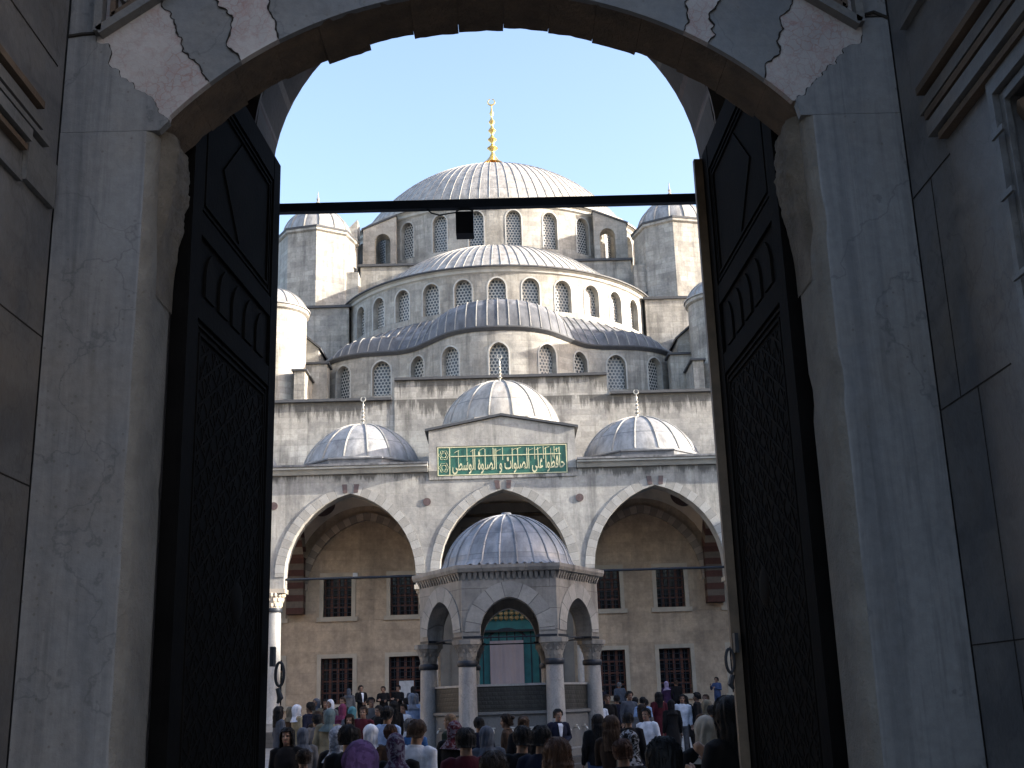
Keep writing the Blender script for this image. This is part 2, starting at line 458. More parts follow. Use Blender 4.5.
def cap_profile(rad, z0, h, n=14, lip=0.0):
    Rs = (rad*rad+h*h)/(2*h); a = math.asin(min(1, rad/Rs))
    if h > rad: a = PI-a
    pr = [((rad if i == 0 else Rs*math.sin(a*(1-i/n))), z0+h-Rs+Rs*math.cos(a*(1-i/n))) for i in range(n+1)]
    pr[-1] = (0.0, z0+h)
    return pr
def lead_dome(name, cx, cy, rad, z0, h, nrib, M, parent, rib=.05, n=64, lip=.12, th=.1, flute=0.0, rot=0.0, belly=0.0):
    """dome of lead sheets with standing seams and a drip edge"""
    mb = MB()
    pr = cap_profile(rad, z0, h)
    if belly: pr = [(r*(1+belly*math.sin(PI*i/(len(pr)-1))), z) for i, (r, z) in enumerate(pr)]
    mb.lathe([(rad-.3, z0-th), (rad+lip, z0-th), (rad+lip, z0-.01), (rad, z0)]+pr[1:], cx, cy, n)
    for k in range(nrib):
        t = 2*PI*(k+.5)/nrib+rot
        if math.cos(t) < -.45: continue
        pts = [(cx+r*math.sin(t), cy-r*math.cos(t), z+rib*.3) for r, z in pr[:-1]]
        last = pr[-2]; f = .6
        pts.append((cx+last[0]*f*math.sin(t), cy-last[0]*f*math.cos(t), (last[1]+(pr[-1][1]-last[1])*(1-f))+rib*.3))
        if nrib > 30 and k % 2: pts = pts[:-3]
        mb.tube(pts, rib, 5, False, 1)
    return mb.build(name, [M, SEAM], parent, True, 50)

def finial(name, cx, cy, z0, h, w, M, parent, crescent=True):
    """turned alem: stacked bulbs under a crescent"""
    mb = MB()
    pr = [(w*1.0, 0), (w*.62, .05), (w*.28, .12), (w*.16, .17), (w*.16, .19), (w*.5, .235), (w*.16, .28), (w*.14, .31),
          (w*.42, .36), (w*.14, .41), (w*.13, .44), (w*.36, .49), (w*.13, .54), (w*.12, .57), (w*.3, .615), (w*.11, .66), (w*.1, .7),
          (w*.22, .74), (w*.09, .78), (w*.06, .84), (0, .87)]
    mb.lathe([(r, z0+z*h) for r, z in pr], cx, cy, 14)
    if crescent:
        rr = h*.075*(crescent if crescent is not True else 1); zc = z0+h*.87+rr*.9
        pts = [(cx+rr*math.cos(a), cy, zc+rr*math.sin(a)) for a in [R(105+i*330/14) for i in range(15)]]
        mb.tube(pts, [rr*.12+rr*.16*math.sin(PI*i/14) for i in range(15)], 5)
    return mb.build(name, M, parent, True, 60)
# ------------------------------------------------------------------ materials used
STONE  = ashlar('mosque_ashlar', (.455,.435,.395), .95, .36, .2, .75, .010, warm=(.47,.41,.32), joint=.78)
STONE2 = ashlar('tower_ashlar', (.455,.435,.395), .85, .36, .2, .7, .012, warm=(.44,.39,.31), joint=.72)
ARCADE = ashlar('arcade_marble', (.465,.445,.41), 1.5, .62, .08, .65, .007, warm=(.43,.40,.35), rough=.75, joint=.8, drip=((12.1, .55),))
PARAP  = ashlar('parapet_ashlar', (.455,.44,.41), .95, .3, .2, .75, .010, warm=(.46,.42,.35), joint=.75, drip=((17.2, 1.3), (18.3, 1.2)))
INNER  = ashlar('wall_under_arcade', (.63,.49,.36), 1.3, .5, .10, .3, .007, warm=(.44,.33,.215), joint=.8)
FOUNT  = ashlar('fountain_marble', (.33,.31,.275), 1.1, .5, .10, .85, .010, warm=(.33,.275,.215), rough=.65, joint=.5, grime=(.045,.042,.038))
PLASTER= stone('vault_plaster', (.74,.62,.48), .8, .2, .9, .2, stain=.35)
TRIM   = stone('trim_stone', (.42,.41,.38), 1.4, .25, .8, .3, stain=.5)
PALE   = stone('pale_marble', (.46,.395,.31), 1.6, .2, .6, .25, stain=.3)
COLM   = marble('column_marble', (.40,.385,.355), (.24,.24,.245), .45, (1.2,1.2,.35), .6, 1.3, .3)
LEAD   = lead('lead_sheet', (.34,.335,.33), .3, .6, .0)
LEADD  = lead('lead_sheet_dark', (.185,.184,.19), .55, .65, .0, 40)
LEADP  = lead('lead_sheet_pale', (.40,.375,.34), .28, .65, .0)
LEADF  = lead('fountain_lead', (.27,.27,.275), .35, .42, .25, .62)
SEAM   = plain('lead_seam', (.25,.24,.22), .6, 0, .3, 2, 0)  # ribs' shadow lines put into the colour: darker than the dome sheets
COPING = plain('lead_coping', (.055,.057,.062), .7, .0)
GOLD   = plain('gilded_copper', (.83,.60,.22), .28, .9, .15, 5, 0)
OLDBR  = plain('dull_bronze', (.45,.43,.38), .4, .5, .2, 8, .1)
GRILL  = lattice('pierced_grille', (.46,.45,.42), (.045,.055,.065), .22, .36)
VOUS   = voussoir('arch_voussoir', (.43,.41,.375), (.37,.35,.315), .36, (.12,.115,.11))
VOUSW  = voussoir('wall_arch_voussoir', (.33,.27,.22), (.52,.42,.33), .32)
VOUSR  = voussoir('striped_voussoir', (.13,.055,.04), (.30,.245,.19), .42, (.12,.08,.06), .1, .3)
VOUSF  = voussoir('fountain_voussoir', (.37,.35,.31), (.31,.295,.265), .3, (.07,.068,.062), .12, .55)
PORPH  = plain('red_porphyry', (.095,.06,.055), .45, 0, .25, 9)
IRON   = plain('painted_iron', (.018,.022,.03), .5, .4, .3, 10)
WOODR  = plain('red_brown_wood', (.13,.042,.022), .6, 0, .3, 8)
GLASSD = plain('dark_window_glass', (.012,.012,.014), .12, 0, .2, 2, 0)
WINP   = plain('plain_dark_void', (.02,.02,.022), .4, 0, .2, 3, 0)

# ------------------------------------------------------------------ ground
def gz(y): return .3*max(0, min(1, (y-12)/16))
def paving():
    m, nt, b = new_mat('courtyard_paving'); g = NG(nt); tc = coords(g); ob = tc.outputs['Object']
    br = g.n('ShaderNodeTexBrick'); br.offset = .37; g.link(tc.outputs['UV'], br.inputs['Vector'])
    br.inputs['Color1'].default_value = (.30,.30,.29,1); br.inputs['Color2'].default_value = (.22,.22,.215,1)
    br.inputs['Mortar'].default_value = (.07,.07,.065,1); br.inputs['Scale'].default_value = 1
    br.inputs['Brick Width'].default_value = 1.1; br.inputs['Row Height'].default_value = .7
    br.inputs['Mortar Size'].default_value = .014
    n = g.noise(ob, .6, 6, .65)
    c = g.mix(.6, br.outputs['Color'], g.ramp(n, .3, .7, (.5,.5,.5), (1,1,1)), 'MULTIPLY')
    n2 = g.noise(ob, 8, 5, .7)
    c = g.mix(.35, c, g.ramp(n2, .3, .7, (.4,.4,.4), (1,1,1)), 'MULTIPLY')
    g.link(c, b.inputs['Base Color']); g.link(g.ramp(n, .3, .7, (.4,)*3, (.75,)*3), b.inputs['Roughness'])
    g.bump(g.math('SUBTRACT', n2, g.math('MULTIPLY', br.outputs['Fac'], 2)), .3, .02, b)
    return m
mb = MB()
ys = [-900, -60, 0, 12, 16, 20, 24, 28, 40, 60, 120, 900]
for a, b_ in zip(ys, ys[1:]):
    for x0, x1 in ((-900,-60),(-60,0),(0,60),(60,900)):
        mb.face([(x0,a,gz(a)),(x1,a,gz(a)),(x1,b_,gz(b_)),(x0,b_,gz(b_))])
tag(mb.build('ground', paving()), kind='structure')

# ------------------------------------------------------------------ prayer hall (one building, parts below it)
mosque = empty('mosque', (0, 60, 0), 'great grey stone mosque with cascading lead domes and half domes behind the courtyard', 'mosque')

def coping(name, x0, x1, y0, y1, z, h=.16, parent=mosque, M=COPING, o=.14):
    mb = MB(); mb.box(x0-o, x1+o, y0-o, y1+o, z, z+h); return mb.build(name, M, parent)

# -- wall behind the arcade, lower range under the portico
mp = flat(58.5)
WX = [-15.3, -11.9, -8.43, -5.08, 5.05, 8.3, 11.8, 15.2]
low = [(x, .78, 1.95, 4.15, 0, 'rect') for x in WX]
upw = [(x, .70, 6.17, 8.14, 0, 'rect') for x in WX]
mb = MB()
strip_wall(mb, mp, -27, 27, .5, 5.2, [o for o in low if o[0] < 0]+[(0, 1.75, .85, 5.2, 0, 'rect')]+[o for o in low if o[0] > 0], 0, .55, caps=False)
strip_wall(mb, mp, -27, 27, 5.2, 12.6, [o for o in upw if o[0] < 0]+[(0, 1.75, 5.2001, 5.4, 1.9, 'pt')]+[o for o in upw if o[0] > 0], 0, .55, caps=False)
mb.build('portico_back_wall', INNER, mosque)
# upper face of the same wall, above the portico roof
mb = MB()
strip_wall(mb, mp, -27, -5.55, 12.6, 17.25, [], 0, 1.5)
strip_wall(mb, mp, -5.55, 5.65, 12.6, 18.3, [], -.06, 1.5)
strip_wall(mb, mp, 5.65, 27, 12.6, 17.25, [], 0, 1.5)
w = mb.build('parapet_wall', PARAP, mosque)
for nm, a, b_, z in (('coping', -27, -5.7, 17.25), ('coping', -5.55, 5.65, 18.3), ('coping', 5.8, 27, 17.25)):
    mb = MB(); mb.box(a, b_, 58.5-.22, 60.1, z, z+.14); mb.build(nm, COPING, w)
mb = MB(); mb.box(-27, 27, 60.0, 76, 16.6, 17.0); mb.box(-5.5, 5.6, 60.0, 61.6, 17.05, 18.1); mb.build('terrace_roof', LEADD, mosque)
# body of the hall behind
mb = MB(); mb.box(-27, 27, 59.06, 110, .3, 16.55); mb.build('hall_body', STONE, mosque)

# windows of the wall under the portico
def rect_window(op, name):
    uc, hw, zs, zt = op[0], op[1], op[2], op[3]
    fr = MB(); t = .2
    for a in ((uc-hw-t, uc-hw, zs-.02, zt+t), (uc+hw, uc+hw+t, zs-.02, zt+t), (uc-hw, uc+hw, zt, zt+t)):
        fr.box(a[0], a[1], 58.44, 58.7, a[2], a[3])
    fr.box(uc-hw-t-.12, uc+hw+t+.12, 58.36, 58.62, zs-.24, zs-.02)
    root = fr.build('window', PALE, mosque)
    pn = MB(); pn.box(uc-hw, uc+hw, 59.0, 59.03, zs-.02, zt); pn.build('glazing', GLASSD, root)
    wd = MB()
    for k in range(5):
        x = uc-hw+2*hw*k/4; wd.box(x-.06, x+.06, 58.9, 58.97, zs, zt)
    for k in range(5):
        z = zs+(zt-zs)*k/4; wd.box(uc-hw, uc+hw, 58.91, 58.965, z-.035, z+.035)
    wd.build('shutter_frame', WOODR, root)
    gr = MB(); nx, nz = 6, 9
    for k in range(nx+1):
        x = uc-hw+2*hw*k/nx; gr.box(x-.014, x+.014, 58.72, 58.75, zs, zt)
    for k in range(nz+1):
        z = zs+(zt-zs)*k/nz; gr.box(uc-hw, uc+hw, 58.718, 58.752, z-.014, z+.014)
    gr.build('iron_grille', IRON, root)
for o in low+upw: rect_window(o, 'window')

# main portal in the middle: stepped marble frame, gilded stalactite hood, teal screen and a pale door curtain
TEAL = plain('teal_boarding', (.012,.13,.13), .55, 0, .3, 2)
MUQ  = stone('stalactite_gilding', (.34,.25,.11), 6, .4, .6, .5, stain=.4)
FRM  = stone('portal_grey_marble', (.17,.155,.135), 1.2, .3, .7, .3, stain=.5)
mb = MB()
for (h, z1, y) in ((3.3, 11.6, 58.2), (2.75, 10.9, 58.1), (2.2, 8.6, 58.0)):
    for s in (-1, 1):
        a, b_ = sorted((s*h, s*(h-.55))); mb.box(a, b_, y, 58.5, .85, z1)
    mb.box(-h+.55, h-.55, y, 58.5, z1-.5, z1)
for k in range(7):
    z = 8.75+k*.3; mb.box(-2.19, 2.19, 58.2+.03*(k % 2), 58.499, z, z+.2)
portal = mb.build('portal', FRM, mosque)
mb = MB(); mb.box(-1.75, 1.75, 58.98, 59.02, .85, 7.4); mb.build('teal_screen', TEAL, portal)
mb = MB()
for k in range(9):          # battens and a trefoil arch line on the screen
    x = -1.6+k*.4; mb.box(x-.03, x+.03, 58.93, 58.98, .9, 5.2)
mb.box(-1.74, 1.74, 58.92, 58.979, 5.2, 5.32); mb.box(-1.74, 1.74, 58.92, 58.979, 2.3, 2.42)
A = arc('seg', 0, .95, 4.9, .42); ring(mb, flat(58.9), A, .09, 0, .05)
mb.build('screen_frame', IRON, portal)
mb = MB()
for row in range(5):
    n = 11-row*2; hw_ = 1.45-row*.22
    for k in range(n):
        x = -hw_+2*hw_*(k+.5)/n; z = 5.75+row*.22; r_ = hw_/n*.9
        mb.lathe([(0, z), (r_, z+.1), (r_*.9, z+.215), (0, z+.22)], x, 58.72-.03*row+.1, 8)
tag(mb.build('stalactite_hood', MUQ, portal))
mb = MB(); mb.grid(lambda u, v: (-.86+1.68*u, 58.72+.03*math.sin(u*14)+.02*math.sin(u*31), 2.35+2.42*v), 30, 6)
mb.build('door_curtain', plain('curtain_cloth', (.34,.28,.285), .9, 0, .06, 1.5, .05), portal, True)

# blind arches on the wall, one per bay, dark and pale stones
for cx in (-13.94, -6.97, 6.97, 13.94):
    mb = MB(); A = arc('pt', cx, 2.95, 7.5, 3.45, 28)
    ring(mb, flat(58.5), A, .4, -.22, -.001); mb.build('blind_arch', VOUSW, mosque)

# -- wall of the three exedrae: one winding line in plan
ctrl = [(-11.6,69.2),(-10.7,67.6),(-9.6,66.3),(-8.3,65.55),(-7.0,65.3),(-5.9,65.15),(-4.95,64.65),(-4.05,63.75),(-2.95,62.85),(-1.5,62.35),(0,62.2)]
ctrl = ctrl+[(-x,y) for x,y in reversed(ctrl[:-1])]
def catmull(P, n=8):
    out = []
    for i in range(len(P)-1):
        p0, p1, p2, p3 = P[max(i-1,0)], P[i], P[i+1], P[min(i+2,len(P)-1)]
        for k in range(n):
            t = k/n
            out.append(tuple(.5*((2*p1[j])+(-p0[j]+p2[j])*t+(2*p0[j]-5*p1[j]+4*p2[j]-p3[j])*t*t+(-p0[j]+3*p1[j]-3*p2[j]+p3[j])*t**3) for j in (0,1)))
    out.append(P[-1]); return out
EX = catmull(ctrl)
EL = [0]
for a, b_ in zip(EX, EX[1:]): EL.append(EL[-1]+math.hypot(b_[0]-a[0], b_[1]-a[1]))
HALF = EL[-1]/2
def exmap(u, d, z):
    s = min(max(u+HALF, 0), EL[-1]-1e-6)
    i = 0
    while EL[i+1] < s: i += 1
    t = (s-EL[i])/(EL[i+1]-EL[i]); a, b_ = EX[i], EX[i+1]
    tx, ty = b_[0]-a[0], b_[1]-a[1]; L = math.hypot(tx, ty)
    return (a[0]+tx*t-ty/L*d, a[1]+ty*t+tx/L*d, z)
def ex_u(x):
    for i in range(len(EX)-1):
        if EX[i][0] <= x <= EX[i+1][0]: return EL[i]+(EL[i+1]-EL[i])*(x-EX[i][0])/(EX[i+1][0]-EX[i][0])-HALF
mb = MB(); ops = []
for x in (-9.35, -6.95, -4.75, -2.8, 0, 2.8, 4.75, 6.95, 9.35): ops.append((ex_u(x), .55, 19.35, 20.85, .62, 'pt'))
EZ = lambda u: 21.93+.38*math.exp(-(exmap(u,0,0)[0]/3.6)**4)
strip_wall(mb, exmap, -HALF, HALF, 16.9, EZ, ops, 0, .42, .35)
exw = mb.build('exedra_wall', STONE, mosque)
def drum_window(mp, op, parent, depth=.38, fr=.09):
    f = MB(); A = arc(op[5], op[0], op[1], op[3], op[4]); A = [(op[0]-op[1], op[2])]+A+[(op[0]+op[1], op[2])]
    B = offset_arc(A, fr); B[0] = (op[0]-op[1]-fr, op[2]); B[-1] = (op[0]+op[1]+fr, op[2])
    for i in range(len(A)-1):
        f.face([mp(A[i][0],-.025,A[i][1]), mp(A[i+1][0],-.025,A[i+1][1]), mp(B[i+1][0],-.025,B[i+1][1]), mp(B[i][0],-.025,B[i][1])])
        f.face([mp(B[i][0],-.025,B[i][1]), mp(B[i+1][0],-.025,B[i+1][1]), mp(B[i+1][0],.02,B[i+1][1]), mp(B[i][0],.02,B[i][1])])
        f.face([mp(A[i][0],-.025,A[i][1]), mp(A[i+1][0],-.025,A[i+1][1]), mp(A[i+1][0],.02,A[i+1][1]), mp(A[i][0],.02,A[i][1])])
    w_ = f.build('window', TRIM, parent)
    p = MB(); pane(p, mp, op, depth); p.build('pierced_grille', GRILL, w_)
for o in ops: drum_window(exmap, o, exw)
mb = MB()
for i in range(len(EX)-1):
    u0, u1 = EL[i]-HALF, EL[i+1]-HALF
    P = lambda u, d, z: exmap(u, d, EZ(u)+z)
    mb.face([P(u0,-.05,-.15), P(u1,-.05,-.15), P(u1,-.2,.02), P(u0,-.2,.02)])
    mb.face([P(u0,-.2,.02), P(u1,-.2,.02), P(u1,-.2,.09), P(u0,-.2,.09)])
    mb.face([P(u0,-.2,.09), P(u1,-.2,.09), P(u1,.4,.17), P(u0,.4,.17)])
mb.build('eave', COPING, exw)
# lead roofs climbing from that wall to the drum of the half dome: three lobes
HC, HR = (0.0, 76.7), 10.7
def roof_pt(s, t):
    u = -HALF+EL[-1]*s
    e = exmap(u, -.1, EZ(u)+.12)
    xt = e[0]*9.3/10.7
    th = math.asin(max(-1, min(1, xt/HR)))
    top = (HC[0]+HR*math.sin(th), HC[1]-HR*math.cos(th), 24.55-.25*abs(xt)/9)
    x = e[0]
    ax = abs(x)
    b = .12*math.sin(PI*t)
    if ax < 4.3: b += .95*(1-(ax/4.3)**2)**.5*math.sin(PI*min(1, t/.86))**.75
    if 6.2 < ax < 10.2: b += .42*(1-((ax-8.2)/2.0)**2)**.5*math.sin(PI*min(1, t/.42))**.8
    return tuple(e[k]+(top[k]-e[k])*t+(b if k == 2 else 0)-(b*.5 if k == 1 else 0) for k in range(3))
mb = MB(); mb.grid(roof_pt, 120, 20, us=28, vs=5)
for k in range(1, 46):
    s = k/46
    mb.tube([tuple(c+(.03 if j == 2 else 0) for j, c in enumerate(roof_pt(s, t/14))) for t in range(15)], .04, 5, False, 1)
mb.build('exedra_roof', [LEADD, SEAM], mosque, True, 50)

# -- half dome and its drum
mp = cyl(HC[0], HC[1], HR); K = HR*R(1)
ops = [(K*11.2*i, .54, 24.75, 26.2, .6, 'round') for i in range(-6, 7)]
mb = MB(); strip_wall(mb, mp, -K*82, K*82, 22.5, 27.35, ops, 0, .42, K*2.5)
hd = mb.build('half_dome_drum', STONE, mosque)
for o in ops[1:-1]: drum_window(mp, o, hd)
mb = MB(); mb.lathe([(HR-.02, 27.1), (HR+.12, 27.18), (HR+.12, 27.36), (HR+.3, 27.42)], HC[0], HC[1], 96, -1.45, 1.45); mb.build('cornice', TRIM, hd)
mb = MB(); mb.lathe([(HR+.38, 27.43), (HR+.38, 27.52), (9.2, 27.62)], HC[0], HC[1], 96); mb.build('gutter', COPING, hd)
lead_dome('half_dome', HC[0], HC[1], 9.75, 27.6, 4.75, 96, LEADP, mosque, .034, 96, .18, .12)

# -- square base under the main dome, with the big arch walls
mb = MB()
mb.box(-9.4, 9.4, 74.9, 97, 17, 31.2); mb.build('dome_base', STONE, mosque)
coping('coping', -9.4, 9.4, 74.9, 97, 31.2)
mb = MB()
for s in (-1, 1):
    mb = MB(); a, b_ = sorted((s*9.401, s*11.9)); mb.box(a, b_, 73.6, 97, 17, 30.35); mb.build('shoulder_wall', STONE2, mosque)

# -- main dome
MC, MR = (0.0, 86.0), 11.75
mp = cyl(MC[0], MC[1], MR); K = MR*R(1); st = 360/28
ops = [(K*st*(i+.5), .53, 32.2, 34.35, .6, 'round') for i in range(-7, 7)]
mb = MB(); strip_wall(mb, mp, -K*100, K*100, 31.0, 35.55, ops, 0, .42, K*2.5)
md = mb.build('main_drum', STONE, mosque)
for o in ops: drum_window(mp, o, md)
mb = MB(); mb.lathe([(MR-.02, 35.2), (MR+.15, 35.3), (MR+.15, 35.5), (MR+.35, 35.6)], MC[0], MC[1], 112, -1.75, 1.75); mb.build('cornice', TRIM, md)
dome = lead_dome('main_dome', MC[0], MC[1], 11.0, 36.25, 6.75, 96, LEADP, mosque, .036, 112, .0, .1)
mb = MB(); mb.lathe([(11.0, 36.27), (11.35, 35.98), (12.2, 35.72), (12.2, 35.6)], MC[0], MC[1], 112); mb.build('dome_skirt', LEADP, dome, True)
finial('finial', MC[0], MC[1], 44.2, 6.3, .92, GOLD, dome, .6)
mb = MB()
for k in range(20):
    t = 2*PI*k/20
    mb.tube([(MC[0]+r*math.sin(t), MC[1]-r*math.cos(t), z) for r, z in ((1.3, 42.95), (.75, 43.35), (.42, 43.85), (.22, 44.6))], [.1,.07,.05,.03], 5)
mb.lathe([(1.35, 42.75), (.78, 43.3), (.44, 43.85), (.22, 44.6)], MC[0], MC[1], 24)
mb.build('finial_skirt', GOLD, dome, True)
# buttresses of the drum: a pier joined to the drum by a little arch
for s in (-1, 1):
    mb = MB()
    mpb = (lambda s: (lambda u, d, z: (s*u, 75.7+d, z)))(s)
    strip_wall(mb, mpb, 7.0, 9.35, 31.2, lambda u: 35.3-.42*(u-7), [(7.95, .55, 31.21, 33.4, .6, 'round')], 0, 1.1, back=True)
    mb.build('flying_buttress', STONE2, mosque)
    mb = MB(); P = [(s*6.95,75.6,35.33),(s*9.45,75.6,34.29),(s*6.95,76.9,35.33),(s*9.45,76.9,34.29)]
    mb.hexa(P+[(x,y,z+.12) for x,y,z in P]); mb.build('coping', COPING, mosque)
    for ang in (66, 84):
        a = R(ang)*s
        c, si = math.cos(a), math.sin(a)
        Q = lambda r, w_, z: (MC[0]+r*si+w_*c, MC[1]-r*c+w_*si, z)
        mb = MB(); mb.hexa([Q(r, w_, 31.0) for w_ in (-.6,.6) for r in (11.4, 13.2)]+[Q(r, w_, 35.3 if r < 12 else 34.7) for w_ in (-.6,.6) for r in (11.4, 13.2)])
        mb.build('drum_buttress', STONE2, mosque)

mb = MB(); P4 = [(x, y, 31.2) for y in (75.8, 77.2) for x in (-10.6, -9.75)]
mb.hexa(P4+[(-10.6, 75.8, 34.3), (-9.75, 75.8, 35.2), (-10.6, 77.2, 34.3), (-9.75, 77.2, 35.2)]); mb.build('drum_buttress', STONE2, mosque)
# -- weight towers, stair turrets and stepped buttress walls on both sides
for s in (-1, 1):
    cx, cy = s*12.45, 75.0
    mb = MB(); r8 = 2.72; rot = -s*R(8)
    mb.lathe([(r8, 24), (r8, 32.9), (r8+.16, 33.0), (r8+.16, 33.16)], cx, cy, 8, rot=rot); t = mb.build('weight_tower', STONE2, mosque)
    mb = MB(); mb.lathe([(r8+.2, 33.16), (r8+.22, 33.3), (1.9, 33.42)], cx, cy, 8, rot=rot); mb.build('eave', COPING, t)
    d = lead_dome('tower_dome', cx, cy, 2.42, 33.35, 2.15, 14, LEAD, t, .07, 42, .06, .1)
    mb = MB()
    pr = [(.34, 35.42), (.26, 35.6), (.1, 35.8), (.07, 36.0), (.17, 36.15), (.06, 36.3), (.12, 36.45), (.05, 36.6), (.03, 36.95), (0, 37.1)]
    mb.lathe(pr, cx, cy, 12); mb.build('finial', OLDBR, t, True)
    # base under the tower
    mb = MB(); a, b_ = sorted((s*9.75, s*15.6)); mb.box(a, b_, 71.6, 79, 17, 27.1)
    mb.build('tower_base', STONE2, mosque); coping('coping', a, b_, 71.6, 79, 27.1)
    # stair turret
    cx2, cy2 = s*13.25, 64.6
    mb = MB(); mb.lathe([(1.93, 16.9), (1.93, 24.05), (2.08, 24.15), (2.08, 24.35)], cx2, cy2, 40); t2 = mb.build('stair_turret', STONE2, mosque, True)
    lead_dome('turret_dome', cx2, cy2, 2.05, 24.45, 1.35, 16, LEAD, t2, .05, 40, .1, .08)
    a, b_ = sorted((s*17.0, s*20.5)); mb = MB(); mb.box(a, b_, 60.2, 64.6, 16.6, 25.7); mb.build('shade_block', STONE2, mosque); coping('coping', a, b_, 60.2, 64.6, 25.7)  # out-of-view block added to shade the right stair turret; mirrored on the left
    # sloping buttress between turret and tower, and the low wall in front of it
    mb = MB()
    P = [(s*x, y, z) for z in (17,) for y in (66.4, 71.7) for x in (10.85, 12.9)]
    T_ = [(s*10.85, 66.4, 22.7), (s*12.9, 66.4, 24.45), (s*10.85, 71.7, 22.9), (s*12.9, 71.7, 24.6)]
    mb.hexa(P+T_); mb.build('raking_buttress', STONE, mosque)
    mb = MB(); T2 = [(s*10.7, 66.25, 22.62), (s*12.95, 66.25, 24.53), (s*10.7, 71.8, 22.82), (s*12.95, 71.8, 24.7)]
    mb.hexa(T2+[(x,y,z+.14) for x,y,z in T2]); mb.build('coping', COPING, mosque)
    a, b_ = sorted((s*10.15, s*12.6)); mb = MB(); mb.box(a, b_, 65.2, 66.38, 17, 21.35); mb.build('low_wall', STONE, mosque); coping('coping', a, b_, 65.2, 66.38, 21.35, .12)
    a, b_ = sorted((s*11.0, s*11.6)); mb = MB(); mb.box(a, b_, 62.6, 65.19, 17, 20.2); mb.build('low_wall', STONE2, mosque); coping('coping', a, b_, 62.6, 65.1, 20.2, .1)
mb = MB()       # small dark opening on the right tower base and a slot in the tower
A = [(10.05, 27.3)]
mb.prism(arc('round', 10.35, .32, 28.1, .32, 10)+[(10.67, 27.25), (10.03, 27.25)], lambda a, b_, d: (a, d, b_), 73.5, 73.62)
mb.build('tower_door', WINP, mosque)

# ------------------------------------------------------------------ portico (arcade) in front of the hall
portico = empty('portico', (0, 52, .85), 'pale marble arcade with wide pointed arches and three lead domes below the mosque', 'arcade')
BAY = 6.97
AX = [-20.91, -13.94, -6.97, 0, 6.97, 13.94, 20.91]
mp = flat(52.0)
ops = [(x, 2.95, 7.0, 7.5, 3.7, 'pt') for x in AX]
mb = MB(); strip_wall(mb, mp, -24.4, 24.4, 7.0, 12.3, ops, 0, .9, back=True, sill=False)
# impost blocks fall to the capitals: fill below springing comes from the spans between arches
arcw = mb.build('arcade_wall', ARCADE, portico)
for x in AX:
    mb = MB(); ring(mb, mp, arc('pt', x, 2.951, 7.5, 3.701, 28), .42, -.035, .05); r_ = mb.build('arch_ring', VOUS, portico)
    for dx in (-.24, .24):
        mb = MB(); mb.hexa([(x+dx-.1, y, 11.23) for y in (51.93,)]+[(x+dx+.1, 51.93, 11.23)]+[(x+dx-.1, 51.99, 11.23), (x+dx+.1, 51.99, 11.23)]
                           +[(x+dx*1.15-.11, 51.93, 11.62), (x+dx*1.15+.11, 51.93, 11.62), (x+dx*1.15-.11, 51.99, 11.62), (x+dx*1.15+.11, 51.99, 11.62)])
        mb.build('keystone', PORPH, r_)
for x in (-10.45, -3.485, 3.485, 10.45):
    mb = MB(); n = 24
    mb.prism([(x+.18*math.cos(2*PI*k/n), 10.72+.18*math.sin(2*PI*k/n)) for k in range(n)], lambda a, b_, d: (a, d, b_), 51.955, 51.999)
    mb.build('roundel', PORPH, portico)
# columns with stalactite capitals
for k in range(8):
    x = -24.4+BAY*k
    mb = MB(); cy = 52.45; z0 = .85
    mb.box(x-.55, x+.55, cy-.55, cy+.55, z0, z0+.28)
    mb.lathe([(.5, z0+.28), (.52, z0+.36), (.44, z0+.46), (.40, z0+.52), (.385, 3.6), (.36, 6.0), (.40, 6.02), (.40, 6.12), (.37, 6.14)], x, cy, 28)
    c = mb.build('column', COLM, portico, True, 35)
    mb = MB()
    for row, (zz, rr, nn) in enumerate(((6.14, .40, 12), (6.36, .46, 12), (6.58, .53, 16))):
        for q in range(nn):
            a = 2*PI*(q+.5*(row % 2))/nn
            mb.lathe([(0, zz), (.085, zz+.1), (.1, zz+.235), (0, zz+.236)], x+(rr-.06)*math.sin(a), cy-(rr-.06)*math.cos(a), 6)
    mb.lathe([(.36, 6.14), (.42, 6.4), (.5, 6.8)], x, cy, 20)
    mb.box(x-.6, x+.6, cy-.5, cy+.5, 6.8, 6.995)
    mb.build('capital', PALE, c)
    mb = MB(); mb.lathe([(.415, 5.98), (.43, 6.03), (.43, 6.11), (.415, 6.16)], x, cy, 24); mb.build('collar', IRON, c, True)
    if k < 7:
        mb = MB(); mb.tube([(x+.3, cy-.1, 7.42), (x+BAY-.3, cy-.1, 7.42)], .055, 8); mb.build('tie_rod', IRON, portico)
# transverse arches, striped red and pale, landing on corbels of the back wall
for x in (-10.45, -3.485, 3.485, 10.45):
    mpt = (lambda x: (lambda u, d, z: (x-.4+d, u, z)))(x)
    mb = MB(); A = arc('pt', 55.65, 2.55, 7.4, 3.2, 24)
    ring(mb, mpt, A, .85, 0, .8); mb.build('transverse_arch', VOUSR, portico)
    mb = MB()
    for q in range(9):
        mb.box(x-.42, x+.42, 57.75, 58.499, 6.3+q*.31-.0, 6.3+q*.31+.305, q % 2)
    mb.build('wall_pier', [plain('red_stone', (.075,.028,.02), .8), plain('cream_stone', (.13,.10,.078), .8)], portico)
